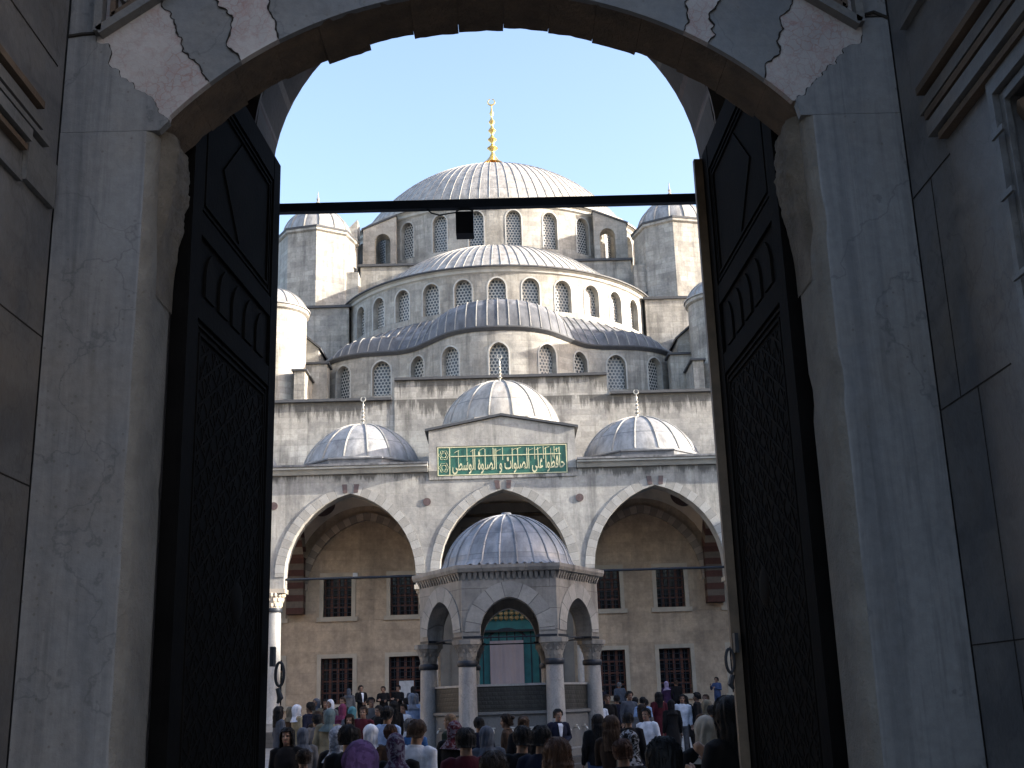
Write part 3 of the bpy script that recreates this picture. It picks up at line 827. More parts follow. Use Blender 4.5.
# vaults
for x in AX:
    if abs(x) > 10: continue
    def vault(u, v, x=x):
        px, py = (u-.5)*6.9, (v-.5)*5.9
        q = max(0, 4.62**2-px*px-py*py)
        return (x+px, 55.7+py, 7.75+1.1*math.sqrt(q)*.98)
    mb = MB(); mb.grid(vault, 20, 18); va = mb.build('vault', PLASTER, portico, True, 80)
    for sx in (-1, 1):
        u, v = .5+sx*.30, .86
        p0 = Vector(vault(u, v)); du = Vector(vault(u+.01, v))-p0; dv = Vector(vault(u, v+.01))-p0
        nn = du.cross(dv).normalized()
        if nn.z > 0: nn = -nn
        a = du.normalized(); b2 = nn.cross(a)
        mb = MB(); c0 = p0+nn*.05; n = 24
        mb.face([c0+.55*(math.cos(2*PI*k/n)*a+math.sin(2*PI*k/n)*b2) for k in range(n)]); mb.build('painted_medallion', PORPH, va)
# eave, roof and domes
mb = MB()
for a, b_ in ((-24.5, -3.42), (3.42, 24.5)):
    mb.hexa([(x, y, z) for y, z in ((51.86, 12.1), (52.0, 12.1)) for x in (a, b_)]+[(x, y, 12.3) for y in (51.7, 52.0) for x in (a, b_)])
    mb.hexa([(x, y, 12.302) for y in (51.55, 52.5) for x in (a, b_)]+[(x, y, 12.40) for y in (51.55, 52.5) for x in (a, b_)])
mb.build('cornice', TRIM, portico)
mb = MB()
for a, b_ in ((-24.5, -3.42), (3.42, 24.5)):
    P = [(x, y, z) for y, z in ((51.47, 12.405), (58.4, 13.0)) for x in (a, b_)]
    mb.hexa(P+[(x, y, z+.09) for x, y, z in P])
mb.build('lead_roof', LEADD, portico)
for cx, zb, rr, h in ((-6.8, 12.92, 2.86, 2.1), (6.75, 12.92, 2.86, 2.1), (-13.8, 12.92, 2.86, 2.1), (13.8, 12.92, 2.86, 2.1), (0, 14.68, 2.92, 2.35)):
    mb = MB(); z0 = 12.5 if cx else 13.9
    mb.lathe([(3.2, z0), (3.2, zb-.08), (3.27, zb-.06), (3.27, zb), (2.7, zb+.12)], cx, 55.2, 8, rot=R(22.5)); dr = mb.build('dome_drum', LEADD if cx else LEADP, portico)
    d = lead_dome('dome', cx, 55.2, rr, zb+.1, h, 16, LEAD if cx else LEADP, portico, .05, 64, .1, .1)
    finial('finial', cx, 55.2, zb+.02+h, 1.55, .27, OLDBR, d)
# raised centre with the inscription
mb = MB()
mpp = lambda u, d, z: (u, 51.93+d, z)
strip_wall(mb, mpp, -3.38, 3.38, 11.72, lambda u: 14.0, [(0, 3.02, 11.86, 13.26, 0, 'rect')], 0, .068, caps=False)
mb.face([(-3.38,51.93,14.0),(3.38,51.93,14.0),(0,51.93,14.62)])
mb.face([(-3.38,51.93,11.72),(3.38,51.93,11.72),(3.38,52.0,11.72),(-3.38,52.0,11.72)])
for s in (-1, 1):
    mb.face([(s*3.38,51.93,11.72),(s*3.38,57.2,11.72),(s*3.38,57.2,14.0),(s*3.38,51.93,14.0)])
    mb.face([(s*3.38,51.93,14.0),(s*3.38,57.2,14.0),(0,57.2,14.62),(0,51.93,14.62)])
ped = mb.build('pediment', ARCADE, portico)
for s in (-1, 1):
    mb = MB(); P = [(s*3.55, y, 14.0-.02) for y in (51.80, 57.3)]+[(0, y, 14.64) for y in (51.80, 57.3)]
    P = [P[0], P[2], P[1], P[3]]
    mb.hexa(P+[(x,y,z+.11) for x,y,z in P]); mb.build('coping', COPING, ped)
GREEN = plain('green_panel', (.022,.105,.072), .5, 0, .3, 3, .1)
LETTER = plain('gilded_letters', (.58,.55,.34), .6, .0, .12, 8, 0)
mb = MB(); mb.box(-3.0, 3.0, 51.962, 51.995, 11.88, 13.24); pan = mb.build('inscription_panel', GREEN, portico)
mb = MB()
for a in ((-2.98,2.98,11.89,11.93),(-2.98,2.98,13.19,13.23),(-2.98,-2.94,11.931,13.189),(2.94,2.98,11.931,13.189),(-2.44,-2.40,11.931,13.189)):
    mb.box(a[0], a[1], 51.935, 51.954, a[2], a[3])
mb.build('border', LETTER, pan)
words = "\uFEA3\uFE8E\uFED3\uFEC8\uFEEE\uFE8D \uFECB\uFEE0\uFEF0 \uFE8D\uFEDF\uFEBC\uFEE0\uFEEE\uFE8D\uFE95 \uFEED \uFE8D\uFEDF\uFEBC\uFEE0\uFEEE\uFE93 \uFE8D\uFEDF\uFEEE\uFEB3\uFEC4\uFEF0"
cu = bpy.data.curves.new('lettering', 'FONT'); cu.body = words[::-1]; cu.extrude = .012; cu.offset = .010; cu.resolution_u = 3
tmp = bpy.data.objects.new('lettering_source', cu); COL.objects.link(tmp)
bpy.context.view_layer.update()
me = bpy.data.meshes.new_from_object(tmp.evaluated_get(bpy.context.evaluated_depsgraph_get()))
bpy.data.objects.remove(tmp)
xs = [v.co.x for v in me.vertices]; zs_ = [v.co.y for v in me.vertices]
x0, x1, y0, y1 = min(xs), max(xs), min(zs_), max(zs_)
for v in me.vertices:
    fx = (v.co.x-x0)/(x1-x0); fy = (v.co.y-y0)/(y1-y0)
    up = max(0, (fy-.62)/.38)
    v.co = Vector((-2.30+fx*5.18, 51.95-v.co.z*.4-.002, 11.94+fy*.78+up*.38))
me.materials.clear(); me.materials.append(LETTER)
lt = bpy.data.objects.new('lettering', me); COL.objects.link(lt); lt.parent = pan
mb = MB()
mb.box(-2.38, 2.7, 51.93, 51.944, 12.76, 12.80)
for k, x in enumerate((-1.62,-.42,.02,1.5,1.9,2.4)): mb.box(x-.013, x+.013, 51.925, 51.94, 12.55, 13.15)
for k, x in enumerate((-2.1,-1.35,-.95,-.2,.55,.75,1.3,1.65,2.05,2.5)):
    zc = 12.98+.04*(k % 3)
    mb.tube([(x-.1, 51.94, zc-.03), (x, 51.935, zc+.03), (x+.13, 51.94, zc+.07)], .012, 4)
mb.build('ascenders', LETTER, pan)
mb = MB()
for r_ in (.21, .12):
    for zc in (12.27, 12.85):
        mb.tube([(-2.69+r_*math.cos(a)*(1+.15*math.cos(6*a)), 51.945, zc+r_*math.sin(a)*(1+.15*math.cos(6*a))) for a in [2*PI*k/30 for k in range(31)]], .007, 4, False)
mb.build('medallion', LETTER, pan)
for s_ in (-1, 1):
    mb = MB(); a, b_ = sorted((s_*24.41, s_*25.2)); mb.box(a, b_, 52.0, 58.49, .87, 12.3); mb.build('end_wall', INNER, portico)
# floor and steps
PAVE2 = ashlar('step_marble', (.40,.39,.37), 1.6, .5, .12, .3, .01)
mb = MB(); mb.box(-27, 27, 51.2, 58.45, .1, .86); mb.box(-27, 27, 49.2, 51.19, .1, .84); mb.box(-27, 27, 48.8, 49.19, .1, .58)
mb.build('platform', PAVE2, portico)
mb = MB(); mb.box(-7.66, -7.42, 58.33, 58.47, 8.02, 8.3); tag(mb.build('floodlight_box', plain('white_enamel', (.75,.76,.78), .4)), 'small white floodlight box fixed beside the far left upper window', 'lamp')
mb = MB(); mb.box(-5.25, -4.55, 57.3, 57.36, 1.2, 2.95); mb.box(-5.2,-5.14,57.2,57.5,.86,1.2); mb.box(-4.66,-4.6,57.2,57.5,.86,1.2)
tag(mb.build('notice_board', plain('white_board', (.42,.43,.45), .6)), 'white notice board standing under the arcade, left of the fountain', 'board')
# ------------------------------------------------------------------ ablution fountain
FX, FY, FA = 0.0, 29.8, 2.06
fount = empty('ablution_fountain', (FX, FY, .3), 'six sided marble fountain kiosk with pointed arches, slim columns and a ribbed lead dome', 'fountain')
def hexmap(i, rad):
    a0, a1 = R(-30+60*i), R(30+60*i)
    A = Vector((FX+rad*math.sin(a0), FY-rad*math.cos(a0), 0)); B = Vector((FX+rad*math.sin(a1), FY-rad*math.cos(a1), 0))
    t = (B-A).normalized(); nrm = Vector((-t.y, t.x, 0)); mid = (A+B)/2
    if (Vector((FX, FY, 0))-mid).dot(nrm) < 0: nrm = -nrm
    return lambda u, d, z: tuple(mid+t*u+nrm*d+Vector((0,0,z)))
mb = MB(); mb.lathe([(2.75, .2), (2.75, .42), (2.4, .42)], FX, FY, 6, rot=R(-30)); mb.lathe([(2.4, .42), (2.4, .55), (0, .55)], FX, FY, 6, rot=R(-30)); mb.build('step', PAVE2, fount)
RW = 2.27
ops = [(0, .70, 3.28, 3.46, .80, 'pt')]
for i in range(6):
    mp = hexmap(i, RW); mb = MB(); hs = RW/2
    strip_wall(mb, mp, -hs, hs, 3.28, 4.86, ops, 0, .42, back=True, sill=False, caps=False)
    mb.face([mp(-hs,0,3.28), mp(-.7,0,3.28), mp(-.7,.42,3.28), mp(-hs,.42,3.28)]); mb.face([mp(hs,0,3.28), mp(.7,0,3.28), mp(.7,.42,3.28), mp(hs,.42,3.28)])
    wl = mb.build('arch_wall', FOUNT, fount)
    mb = MB(); ring(mb, mp, arc('pt', 0, .701, 3.46, .801, 28), .37, -.022, .05); mb.build('arch_ring', VOUSF, wl)
    mb = MB(); mb.hexa([mp(u, d, 3.31) for d in (-.01, .43) for u in (-hs*.98, -.64)]+[mp(u, d, 3.36) for d in (-.01, .43) for u in (-hs*.98, -.64)]); mb.hexa([mp(u, d, 3.31) for d in (-.01, .43) for u in (.64, hs*.98)]+[mp(u, d, 3.36) for d in (-.01, .43) for u in (.64, hs*.98)])
    mb.build('impost_band', IRON, wl)
    mb = MB(); mb.tube([mp(-.72, .2, 3.33), mp(.72, .2, 3.33)], .018, 6); mb.build('tie_rod', IRON, wl)
    # row of little stalactites under the cornice
    mb = MB(); n = 17
    for k in range(n):
        u = -hs+2*hs*(k+.5)/n; w_ = hs/n*.8
        p = [mp(u-w_*f, d, z) for z, f in ((4.66, .55), (4.86, 1)) for d in (-.02-.07*(f == 1), .01) for f2 in (0,) for f in ((f),)]
        lo = [mp(u-w_*.5, -.02, 4.68), mp(u+w_*.5, -.02, 4.68), mp(u-w_*.5, .01, 4.68), mp(u+w_*.5, .01, 4.68)]
        hi = [mp(u-w_, -.10, 4.859), mp(u+w_, -.10, 4.859), mp(u-w_, .01, 4.859), mp(u+w_, .01, 4.859)]
        mb.hexa(lo+hi)
    mb.build('stalactite_frieze', FOUNT, wl)
for k in range(6):
    a = R(-30+60*k); x, y = FX+FA*math.sin(a), FY-FA*math.cos(a)
    mb = MB()
    mb.lathe([(.30, .55), (.30, .66), (.27, .70), (.29, .76), (.235, .82), (.225, .86), (.222, 1.6), (.205, 2.7)], x, y, 24)
    c = mb.build('column', COLM, fount, True, 35)
    mb = MB(); mb.lathe([(.225, 2.66), (.245, 2.69), (.245, 2.77), (.225, 2.80)], x, y, 24); mb.build('collar', IRON, c, True)
    mb = MB(); mb.lathe([(.20, 2.8), (.24, 3.0), (.33, 3.18)], x, y, 16)
    for row, (zz, rr, nn) in enumerate(((2.82, .215, 10), (2.95, .255, 10), (3.06, .30, 12))):
        for q in range(nn):
            t = 2*PI*(q+.5*(row % 2))/nn
            mb.lathe([(0, zz), (.055, zz+.06), (.06, zz+.125), (0, zz+.126)], x+(rr-.04)*math.sin(t), y-(rr-.04)*math.cos(t), 6)
    mb.lathe([(.36, 3.17), (.36, 3.278)], x, y, 8, rot=a); mb.lathe([(0, 3.278), (.36, 3.278)], x, y, 8, rot=a); mb.lathe([(.36, 3.17), (0, 3.17)], x, y, 8, rot=a)
    mb.build('capital', FOUNT, c)
mb = MB(); mb.lathe([(RW-.05, 4.84), (RW+.16, 4.86), (RW+.2, 4.94), (RW+.2, 5.02), (1.6, 5.08)], FX, FY, 6, rot=R(-30)); mb.build('cornice', FOUNT, fount)
# roof: scalloped lead skirt flaring from the dome to the six sided edge
def hexr(t): # distance from centre to hexagon side for direction t
    q = (t+PI/6) % (PI/3)-PI/6
    return .866/math.cos(q)
mb = MB()
def roof(u, v):
    t = 2*PI*u
    pr = [(1.0, 5.07), (.985, 5.10), (.965, 5.17), (.95, 5.26), (.94, 5.36)]
    k = v*4; i = min(int(k), 3); f = k-i
    rr = pr[i][0]+(pr[i+1][0]-pr[i][0])*f; z = pr[i][1]+(pr[i+1][1]-pr[i][1])*f
    hx = 1.95*hexr(t); rd = 1.70
    w_ = (1-v)**1.3
    r_ = rr*(hx*w_+rd*(1-w_))
    z += .03*math.sin(t*60)*(1-v)**3
    return (FX+r_*math.sin(t), FY-r_*math.cos(t), z)
mb.grid(roof, 432, 8, us=12, vs=.9)
pr = [(r, z) for r, z in cap_profile(1.60, 5.36, 1.13)]
mb.lathe(pr, FX, FY, 72)
for k in range(24):
    t = 2*PI*(k+.5)/24
    pts = [roof((t/(2*PI)) % 1, j/4) for j in range(4)]+[(FX+r*math.sin(t), FY-r*math.cos(t), z+.012) for r, z in pr[:-1]]
    mb.tube(pts, .026, 5, False)
mb.lathe([(.16, 6.5), (.12, 6.58), (0, 6.6)], FX, FY, 16)
fd = mb.build('dome', LEADF, fount, True, 55)
mb = MB(); mb.lathe([(1.75, 4.88), (1.5, 5.15), (1.2, 5.6), (.6, 6.1), (0, 6.2)], FX, FY, 36); mb.build('inner_vault', PLASTER, fount, True)
# tank: marble socle with taps, dark pierced panels above
mb = MB(); mb.lathe([(2.06, .54), (2.06, .72), (1.99, .76), (1.99, 1.52), (2.07, 1.56), (2.07, 1.62), (1.5, 1.62)], FX, FY, 6, rot=R(-30)); tank = mb.build('basin', marble('basin_marble', (.84,.84,.81), (.5,.54,.56), .5, (1.5,1.5,.4), .5), fount)
GRS = ashlar('dark_green_panel', (.13,.135,.105), .14, .1, .35, .4, .02, warm=(.10,.10,.07), rough=.6)
for i in range(6):
    mp = hexmap(i, 1.97); mb = MB()
    mb.hexa([mp(u, d, z) for z in (1.63, 2.2) for d in (0, .1) for u in (-.88, .88)]); pnl = mb.build('pierced_panel', GRS, tank)
    mb = MB(); mb.hexa([mp(u, d, z) for z in (2.201, 2.25) for d in (-.02, .12) for u in (-.91, .91)]); mb.build('rail', COLM, pnl)
    for s in (-.45, 0, .45):
        mb = MB(); mb.tube([mp(s, .02, 1.2), mp(s, -.12, 1.2), mp(s, -.15, 1.14)], .022, 6); mb.tube([mp(s-.05, -.08, 1.25), mp(s+.05, -.08, 1.25)], .014, 5); mb.tube([mp(s, -.08, 1.2), mp(s, -.08, 1.25)], .014, 5); mb.build('tap', OLDBR, tank)

# ------------------------------------------------------------------ side arcades of the courtyard and minarets (they shade the court)
def side_arcade(s, label):
    t = empty('side_arcade', (s*25.5, 30, .3), label, 'arcade')
    Y0 = 5.0; n = 7
    mp = lambda u, d, z: (s*(24.6+d), u, z)
    ops = [(Y0+BAY*(i+.5), 2.95, 7.0, 7.5, 3.7, 'pt') for i in range(n)]
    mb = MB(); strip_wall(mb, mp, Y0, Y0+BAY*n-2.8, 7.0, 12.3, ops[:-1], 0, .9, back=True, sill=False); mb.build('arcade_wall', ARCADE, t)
    for i in range(n):
        y = Y0+BAY*i
        mb = MB(); mb.lathe([(.5, .3), (.5, .8), (.39, .9), (.36, 6.1), (.55, 6.8), (.6, 7.0)], s*25.05, y, 20); mb.build('column', COLM, t, True, 40)
    for i in range(n-1):
        mb = MB(); ring(mb, mp, arc('pt', ops[i][0], 2.951, 7.5, 3.701, 20), .42, -.035, .05); mb.build('arch_ring', VOUS, t)
        y = ops[i][0]
        lead_dome('dome', s*28.6, y, 2.9, 13.2, 2.1, 14, LEAD, t, .05, 40)
        mb = MB(); mb.lathe([(3.2, 12.4), (3.2, 13.2), (2.7, 13.25)], s*28.6, y, 8, rot=R(22.5)); mb.build('dome_drum', LEADP, t)
    mb = MB(); a, b_ = sorted((s*24.2, s*32.2)); mb.box(a, b_, Y0-1, Y0+BAY*n-3, 12.31, 12.6); mb.build('lead_roof', LEADD, t)
    mb = MB(); a, b_ = sorted((s*31.2, s*32.0)); mb.box(a, b_, Y0-1, 58.4, .2, 12.3); mb.build('outer_wall', INNER, t)
    mb = MB(); a, b_ = sorted((s*32.01, s*33.2)); mb.box(a, b_, Y0-1, 58, .2, 16.5); mb.build('gallery_wall', STONE, t)
side_arcade(1, 'long domed arcade closing the right side of the courtyard')
side_arcade(-1, 'long domed arcade closing the left side of the courtyard')
def minaret(x, y, label):
    t = empty('minaret', (x, y, 0), label, 'minaret')
    mb = MB(); mb.lathe([(2.9, 0), (2.9, 18), (2.1, 21), (2.1, 32), (2.7, 33.5), (2.7, 34.6), (1.9, 34.7), (1.85, 44), (2.4, 45.5), (2.4, 46.6), (1.7, 46.7), (1.65, 56)], x, y, 24); mb.build('shaft', STONE, t)
    mb = MB(); mb.lathe([(1.85, 56), (0, 66)], x, y, 24); mb.build('spire', LEAD, t, True)
minaret(37.0, 43.0, 'slender minaret with two balconies right of the courtyard')
minaret(-37.0, 43.0, 'slender minaret with two balconies left of the courtyard')

# ------------------------------------------------------------------ the gate we look through
GX = -.18
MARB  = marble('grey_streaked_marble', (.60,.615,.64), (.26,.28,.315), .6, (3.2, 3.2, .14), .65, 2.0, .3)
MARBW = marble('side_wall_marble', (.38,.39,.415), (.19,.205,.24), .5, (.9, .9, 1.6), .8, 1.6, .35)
MARBG = marble('arch_face_marble', (.46,.475,.495), (.28,.30,.335), .5, (1.0, 1.0, 1.8), .6, 1.2, .3)
BRECC = breccia('pink_breccia')
WORN  = stone('worn_marble_edge', (.50,.475,.43), 6, .35, .85, .8, (.12,.10,.08), .55, .3)
BROWN = stone('eroded_brown_stone', (.30,.20,.125), 7, .55, .95, 1.0, (.035,.027,.02), .55)
MOULD = marble('moulding_marble', (.40,.41,.42), (.22,.23,.25), .5, (3, .4, 3), .6, 2, .5)
RUST  = stone('brown_stained_moulding', (.20,.13,.08), 5, .4, .8, .3)
CRACK = plain('dark_crack', (.012,.011,.01), .95, 0, .2, 8, 0)
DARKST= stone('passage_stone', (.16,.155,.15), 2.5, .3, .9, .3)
gate = empty('gate_portal', (GX, 4.6, 0), 'tall grey marble gate with a low broken arch between two veined side piers', 'gateway')
SH, SR = 1.34, 1.796           # low segmental arch: half width and radius
SPR, RISE = 4.24, .60
segA = arc('seg', GX, SH, SPR, RISE, 28)
mp = flat(4.42)
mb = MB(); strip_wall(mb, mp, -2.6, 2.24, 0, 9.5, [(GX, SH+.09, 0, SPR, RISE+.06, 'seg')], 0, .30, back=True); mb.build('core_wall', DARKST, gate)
# piers with a worn, rounded inner edge
def pier(s):
    xo, xi = (-1.95, -1.548) if s < 0 else (1.585, 1.172)
    mb = MB()
    top = lambda x: 4.22 if abs(x-GX) < 1.5 else 4.62
    rows = 60
    def ring_at(z):
        k = .042+.004*noise.noise(Vector((z*1.7, s*3, 0)))+.003*noise.noise(Vector((z*7, s*5, 1)))
        e = max(0, noise.noise(Vector((z*3.1, s*9, 4)))-.25)*.05
        xi_ = xi+s*e
        return [(xo, 4.375), (xi_+s*(k+.012), 4.375), (xi_+s*k, 4.376), (xi_+s*k*.45, 4.392), (xi_+s*k*.12, 4.425), (xi_, 4.48), (xi_, 4.68)]
    zs = [i*4.2/rows for i in range(rows+1)]
    for z0, z1 in zip(zs, zs[1:]):
        a, b_ = ring_at(z0), ring_at(z1)
        for i in range(len(a)-1):
            mb.face([(a[i][0],a[i][1],z0), (a[i+1][0],a[i+1][1],z0), (b_[i+1][0],b_[i+1][1],z1), (b_[i][0],b_[i][1],z1)], None, 0 if i < 2 else 1)
    # shoulder running up beside the jagged edge
    return mb.build('pier', [MARB, WORN], gate, True, 60)
pier(-1); pier(1)
for xi, sd in ((-1.548, 1), (1.172, -1)):     # worn brown moulding swelling out at the head of each jamb
    mb = MB()
    def swell(u, v, xi=xi, sd=sd):
        z = 3.5+.74*v
        k = max(0, (v-.12)/.88); prof = math.sin(min(1, k/.78)*PI/2)**2*(1-.25*max(0, (k-.78)/.22))
        p = Vector((u*2.1, v*9, sd*7))
        e = noise.noise(p)*.35+noise.noise(p*2.7)*.25+noise.noise(p*6)*.15
        step = .25*((math.sin(v*34+1.5*noise.noise(Vector((u*3, v*4, sd))))) > .2)
        b = .052*prof*(1+e*.7-step*.35)+.004
        y = 4.44+.27*u
        fr = min(1, u/.2)**.5
        return (xi+sd*(b*fr-.03*(1-fr)), y, z)
    mb.grid(swell, 22, 70)
    mb.build('worn_moulding', [stone('worn_moulding_stone', (.40,.34,.265), 8, .5, .9, 1.0, (.05,.04,.03), .7, .6)], gate, True, 50)
# arch face: slabs with saw tooth joints; the joints follow the interlocking blocks
rnd = random.Random(3)
def jag(p, q, n=10, a=.022):
    out = [p]; n *= 2
    for i in range(1, n):
        t = i/n; dx, dz = q[0]-p[0], q[1]-p[1]; L = math.hypot(dx, dz)
        k = a*(2.4*noise.noise(Vector((t*L*11, p[0]*7, 1)))+1.3*noise.noise(Vector((t*L*34, p[0]*7, 5))))*min(1, i/4, (n-i)/4)
        out.append((p[0]+dx*t-dz/L*k+rnd.uniform(-.003,.003), p[1]+dz*t*1.0+dx/L*k))
    return out+[q]
def arch_z(x): return SPR+RISE-SR+math.sqrt(max(0, SR*SR-(x-GX)**2))
def arch_pts(xa, xb, n=8): return [(xa+(xb-xa)*i/n, arch_z(xa+(xb-xa)*i/n)+.012) for i in range(n+1)]
TOP = 6.4
JAGS = 1
joints = [jag((-1.50, 4.245), (-1.83, 4.63), 26, .016), jag((-1.34, arch_z(-1.34)+.012), (-1.60, 4.86), 24, .016),
          jag((-1.21, arch_z(-1.21)+.012), (-1.38, 4.98), 22, .016), jag((-1.05, arch_z(-1.05)+.012), (-1.12, 5.05), 18, .014),
          jag((.70, arch_z(.70)+.012), (.78, 5.0), 18, .014), jag((.80, arch_z(.80)+.012), (.92, 4.95), 18, .014), jag((1.03, arch_z(1.03)+.012), (1.20, 4.84), 22, .016),
          jag((1.15, 4.275), (1.47, 4.58), 26, .016)]
ups = [(-1.83, TOP), (-1.60, TOP), (-1.38, TOP), (-1.12, TOP), (.78, TOP), (.92, TOP), (1.20, TOP), (1.47, TOP)]
mats_ = [BRECC, MARBG, BRECC, MARBG, BRECC, MARBG, BRECC]
YF = lambda a, b_, d: (a, d, b_)
for i in range(7):
    jl, jr = joints[i], joints[i+1]
    xa, xb = jl[0][0], jr[0][0]
    poly = arch_pts(xa, xb, 10 if xb-xa < 1 else 24)
    poly = poly[:-1]+jr+[ups[i+1], ups[i]]+jl[::-1][:-1]
    mb = MB(); mb.prism(poly, YF, 4.385+.003*(i % 2), 4.419); mb.build('arch_slab', mats_[i], gate)
# outer marble beside the arch above the piers
for s, jl, xo in ((-1, joints[0], -1.95), (1, joints[7], 1.585)):
    xi = -1.54 if s < 0 else 1.165
    poly = [(xi, 4.202), *jl, (jl[-1][0], 4.66), (xo, 4.66), (xo, 4.202)]
    mb = MB(); mb.prism(poly, YF, 4.376, 4.418); mb.build('pier_head', MARB, gate)
    mb = MB(); a, b_ = sorted((jl[-1][0], xo)); mb.box(a, b_, 4.38, 4.418, 4.672, TOP); mb.build('upper_pier', MARB, gate)
    mb = MB(); mb.tube([(jl[-1][0], 4.374, 4.668), ((jl[-1][0]+xo)/2, 4.372, 4.675+.01*s), (xo, 4.374, 4.668-.012)], .008, 5); mb.build('open_joint', CRACK, gate)
for j in joints[1:-1]+[joints[0], joints[7]]:
    mb = MB(); pts = [(x, 4.381, z) for x, z in j]
    mb.tube(pts, [.0018+.0035*rnd.random()**2 for _ in pts], 5); mb.build('open_joint', CRACK, gate)
# triangular framed panels in the spandrels
for s in (-1, 1):
    xo, zo = (-1.815, 4.66) if s < 0 else (1.455, 4.62)
    for k, (off, w_, d, M) in enumerate(((0, .035, .05, MOULD), (.055, .022, .035, RUST), (.10, .03, .045, MOULD))):
        P = lambda a, b_: (xo-s*a, 4.36, zo+b_)
        mb = MB()
        q = [(off, off*1.9), (off, 1.3), (1.05, 1.3-0), (1.05, off*1.0+.78)]
        # diagonal foot that climbs with the arch, and the upright along the pier
        for a, b_ in (((off, off*1.5), (1.15, .84+off*1.2)), ((off, off*1.5), (off, 1.6))):
            L = math.hypot(b_[0]-a[0], b_[1]-a[1]); nx, nz = -(b_[1]-a[1])/L*w_/2, (b_[0]-a[0])/L*w_/2
            poly = [(a[0]+nx, a[1]+nz), (b_[0]+nx, b_[1]+nz), (b_[0]-nx, b_[1]-nz), (a[0]-nx, a[1]-nz)]
            mb.prism([(xo-s*p, zo+r) for p, r in poly], YF, 4.384-d, 4.384+.0006*k)
        mb.build('panel_moulding', M, gate)
# broken brown stones of the low arch seen from below
nb = 15; a_tot = math.asin((SH+.02)/SR)
for i in range(nb):
    a0, a1 = -a_tot+2*a_tot*i/nb, -a_tot+2*a_tot*(i+1)/nb
    mb = MB(); rr = random.Random(40+i)
    cz = SPR+RISE-SR
    drop = rr.uniform(-.0012, .0012)+(.012 if i in (4, 6) else 0)
    NU, NV = 8, 8
    def lower(u, v):
        a = a0+(a1-a0)*(u*.992+.004)
        e = noise.noise(Vector((a*7, v*3, 2)))*.006+noise.noise(Vector((a*33, v*9, 3)))*.007
        back = drop*v if True else 0
        r_ = SR+.012-e*(.3+.7*v)-back
        yb = .30+rr.uniform(-.002,.002)
        return (GX+r_*math.sin(a), 4.392+(.31+.015*math.sin(i*2.1))*v, cz+r_*math.cos(a))
    mb.grid(lower, NU, NV)
    for v, fl in ((0, 1), (1, 0)):
        for k in range(NU):
            p, q = lower(k/NU, v), lower((k+1)/NU, v)
            ext = .018 if v == 0 else .12
            up = lambda w: (GX+(w[0]-GX)*(1+ext/SR), w[1], cz+(w[2]-cz)*(1+ext/SR))
            mb.face([p, q, up(q), up(p)])
    for u in (0, 1):
        for k in range(NV):
            p, q = lower(u, k/NV), lower(u, (k+1)/NV)
            up = lambda w: (GX+(w[0]-GX)*1.05, w[1], cz+(w[2]-cz)*1.05)
            mb.face([p, q, up(q), up(p)])
    mb.build('arch_stone', BROWN, gate, True, 45)
# passage behind: side walls, ceiling, and the round inner arch of red and pale stones
mb = MB()
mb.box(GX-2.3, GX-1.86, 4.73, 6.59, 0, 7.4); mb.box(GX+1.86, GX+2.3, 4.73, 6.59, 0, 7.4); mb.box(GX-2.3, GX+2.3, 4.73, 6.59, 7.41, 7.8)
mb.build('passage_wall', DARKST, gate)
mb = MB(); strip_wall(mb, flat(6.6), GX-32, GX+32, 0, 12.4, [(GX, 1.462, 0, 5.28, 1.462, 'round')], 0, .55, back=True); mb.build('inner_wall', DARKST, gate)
VOUSG = voussoir('gate_voussoir', (.15,.08,.07), (.46,.42,.37), .40, (.05,.04,.035), .12, .3)
mb = MB(); A = arc('round', GX, 1.461, 5.28, 1.461, 36); A = [(GX-1.461, 5.28-.4*k) for k in range(13, 0, -1)]+A+[(GX+1.461, 5.28-.4*k) for k in range(1, 14)]
ring(mb, flat(6.6), A, .36, -.03, .57); mb.build('inner_arch', VOUSG, gate)
# recess in front: side walls, roof, mouldings, niche
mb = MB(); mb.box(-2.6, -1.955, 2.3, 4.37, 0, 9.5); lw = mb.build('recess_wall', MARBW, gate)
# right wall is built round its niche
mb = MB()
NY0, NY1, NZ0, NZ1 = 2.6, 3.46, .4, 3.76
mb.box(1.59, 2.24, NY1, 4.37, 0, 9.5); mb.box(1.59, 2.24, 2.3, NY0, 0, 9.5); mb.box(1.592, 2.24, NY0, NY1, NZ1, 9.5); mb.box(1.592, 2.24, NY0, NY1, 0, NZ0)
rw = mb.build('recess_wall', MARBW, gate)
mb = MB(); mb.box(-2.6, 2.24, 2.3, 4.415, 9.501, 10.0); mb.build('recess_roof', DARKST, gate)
mb = MB(); mb.box(-6, -2.61, 2.3, 4.4, 0, 11); mb.box(2.25, 6, 2.3, 4.4, 0, 11); mb.build('outer_block', STONE, gate)
# left wall mouldings (run towards the viewer)
def side_bar(name, X, s, z, h, d, ya, yb, M, par):
    mb = MB(); a, b_ = sorted((X, X+s*d))
    mb.box(a, b_, ya, yb, z-h/2, z+h/2); return mb.build(name, M, par)
Xl, Xr = -1.954, 1.589
side_bar('moulding', Xl, 1, 4.19, .03, .035, 2.31, 4.13, RUST, lw); side_bar('moulding', Xl, 1, 4.13, .05, .02, 2.31, 4.17, MOULD, lw)
side_bar('moulding', Xl, 1, 4.065, .022, .03, 2.31, 4.22, MOULD, lw); side_bar('moulding', Xl, 1, 4.0, .05, .045, 2.31, 4.02, MOULD, lw)
side_bar('moulding', Xl, 1, 3.95, .022, .03, 2.31, 4.02, RUST, lw)
side_bar('moulding_block', Xl, 1, 3.93, .19, .022, 4.05, 4.33, MOULD, lw); side_bar('moulding', Xl, 1, 3.82, .02, .02, 2.31, 4.02, MOULD, lw)
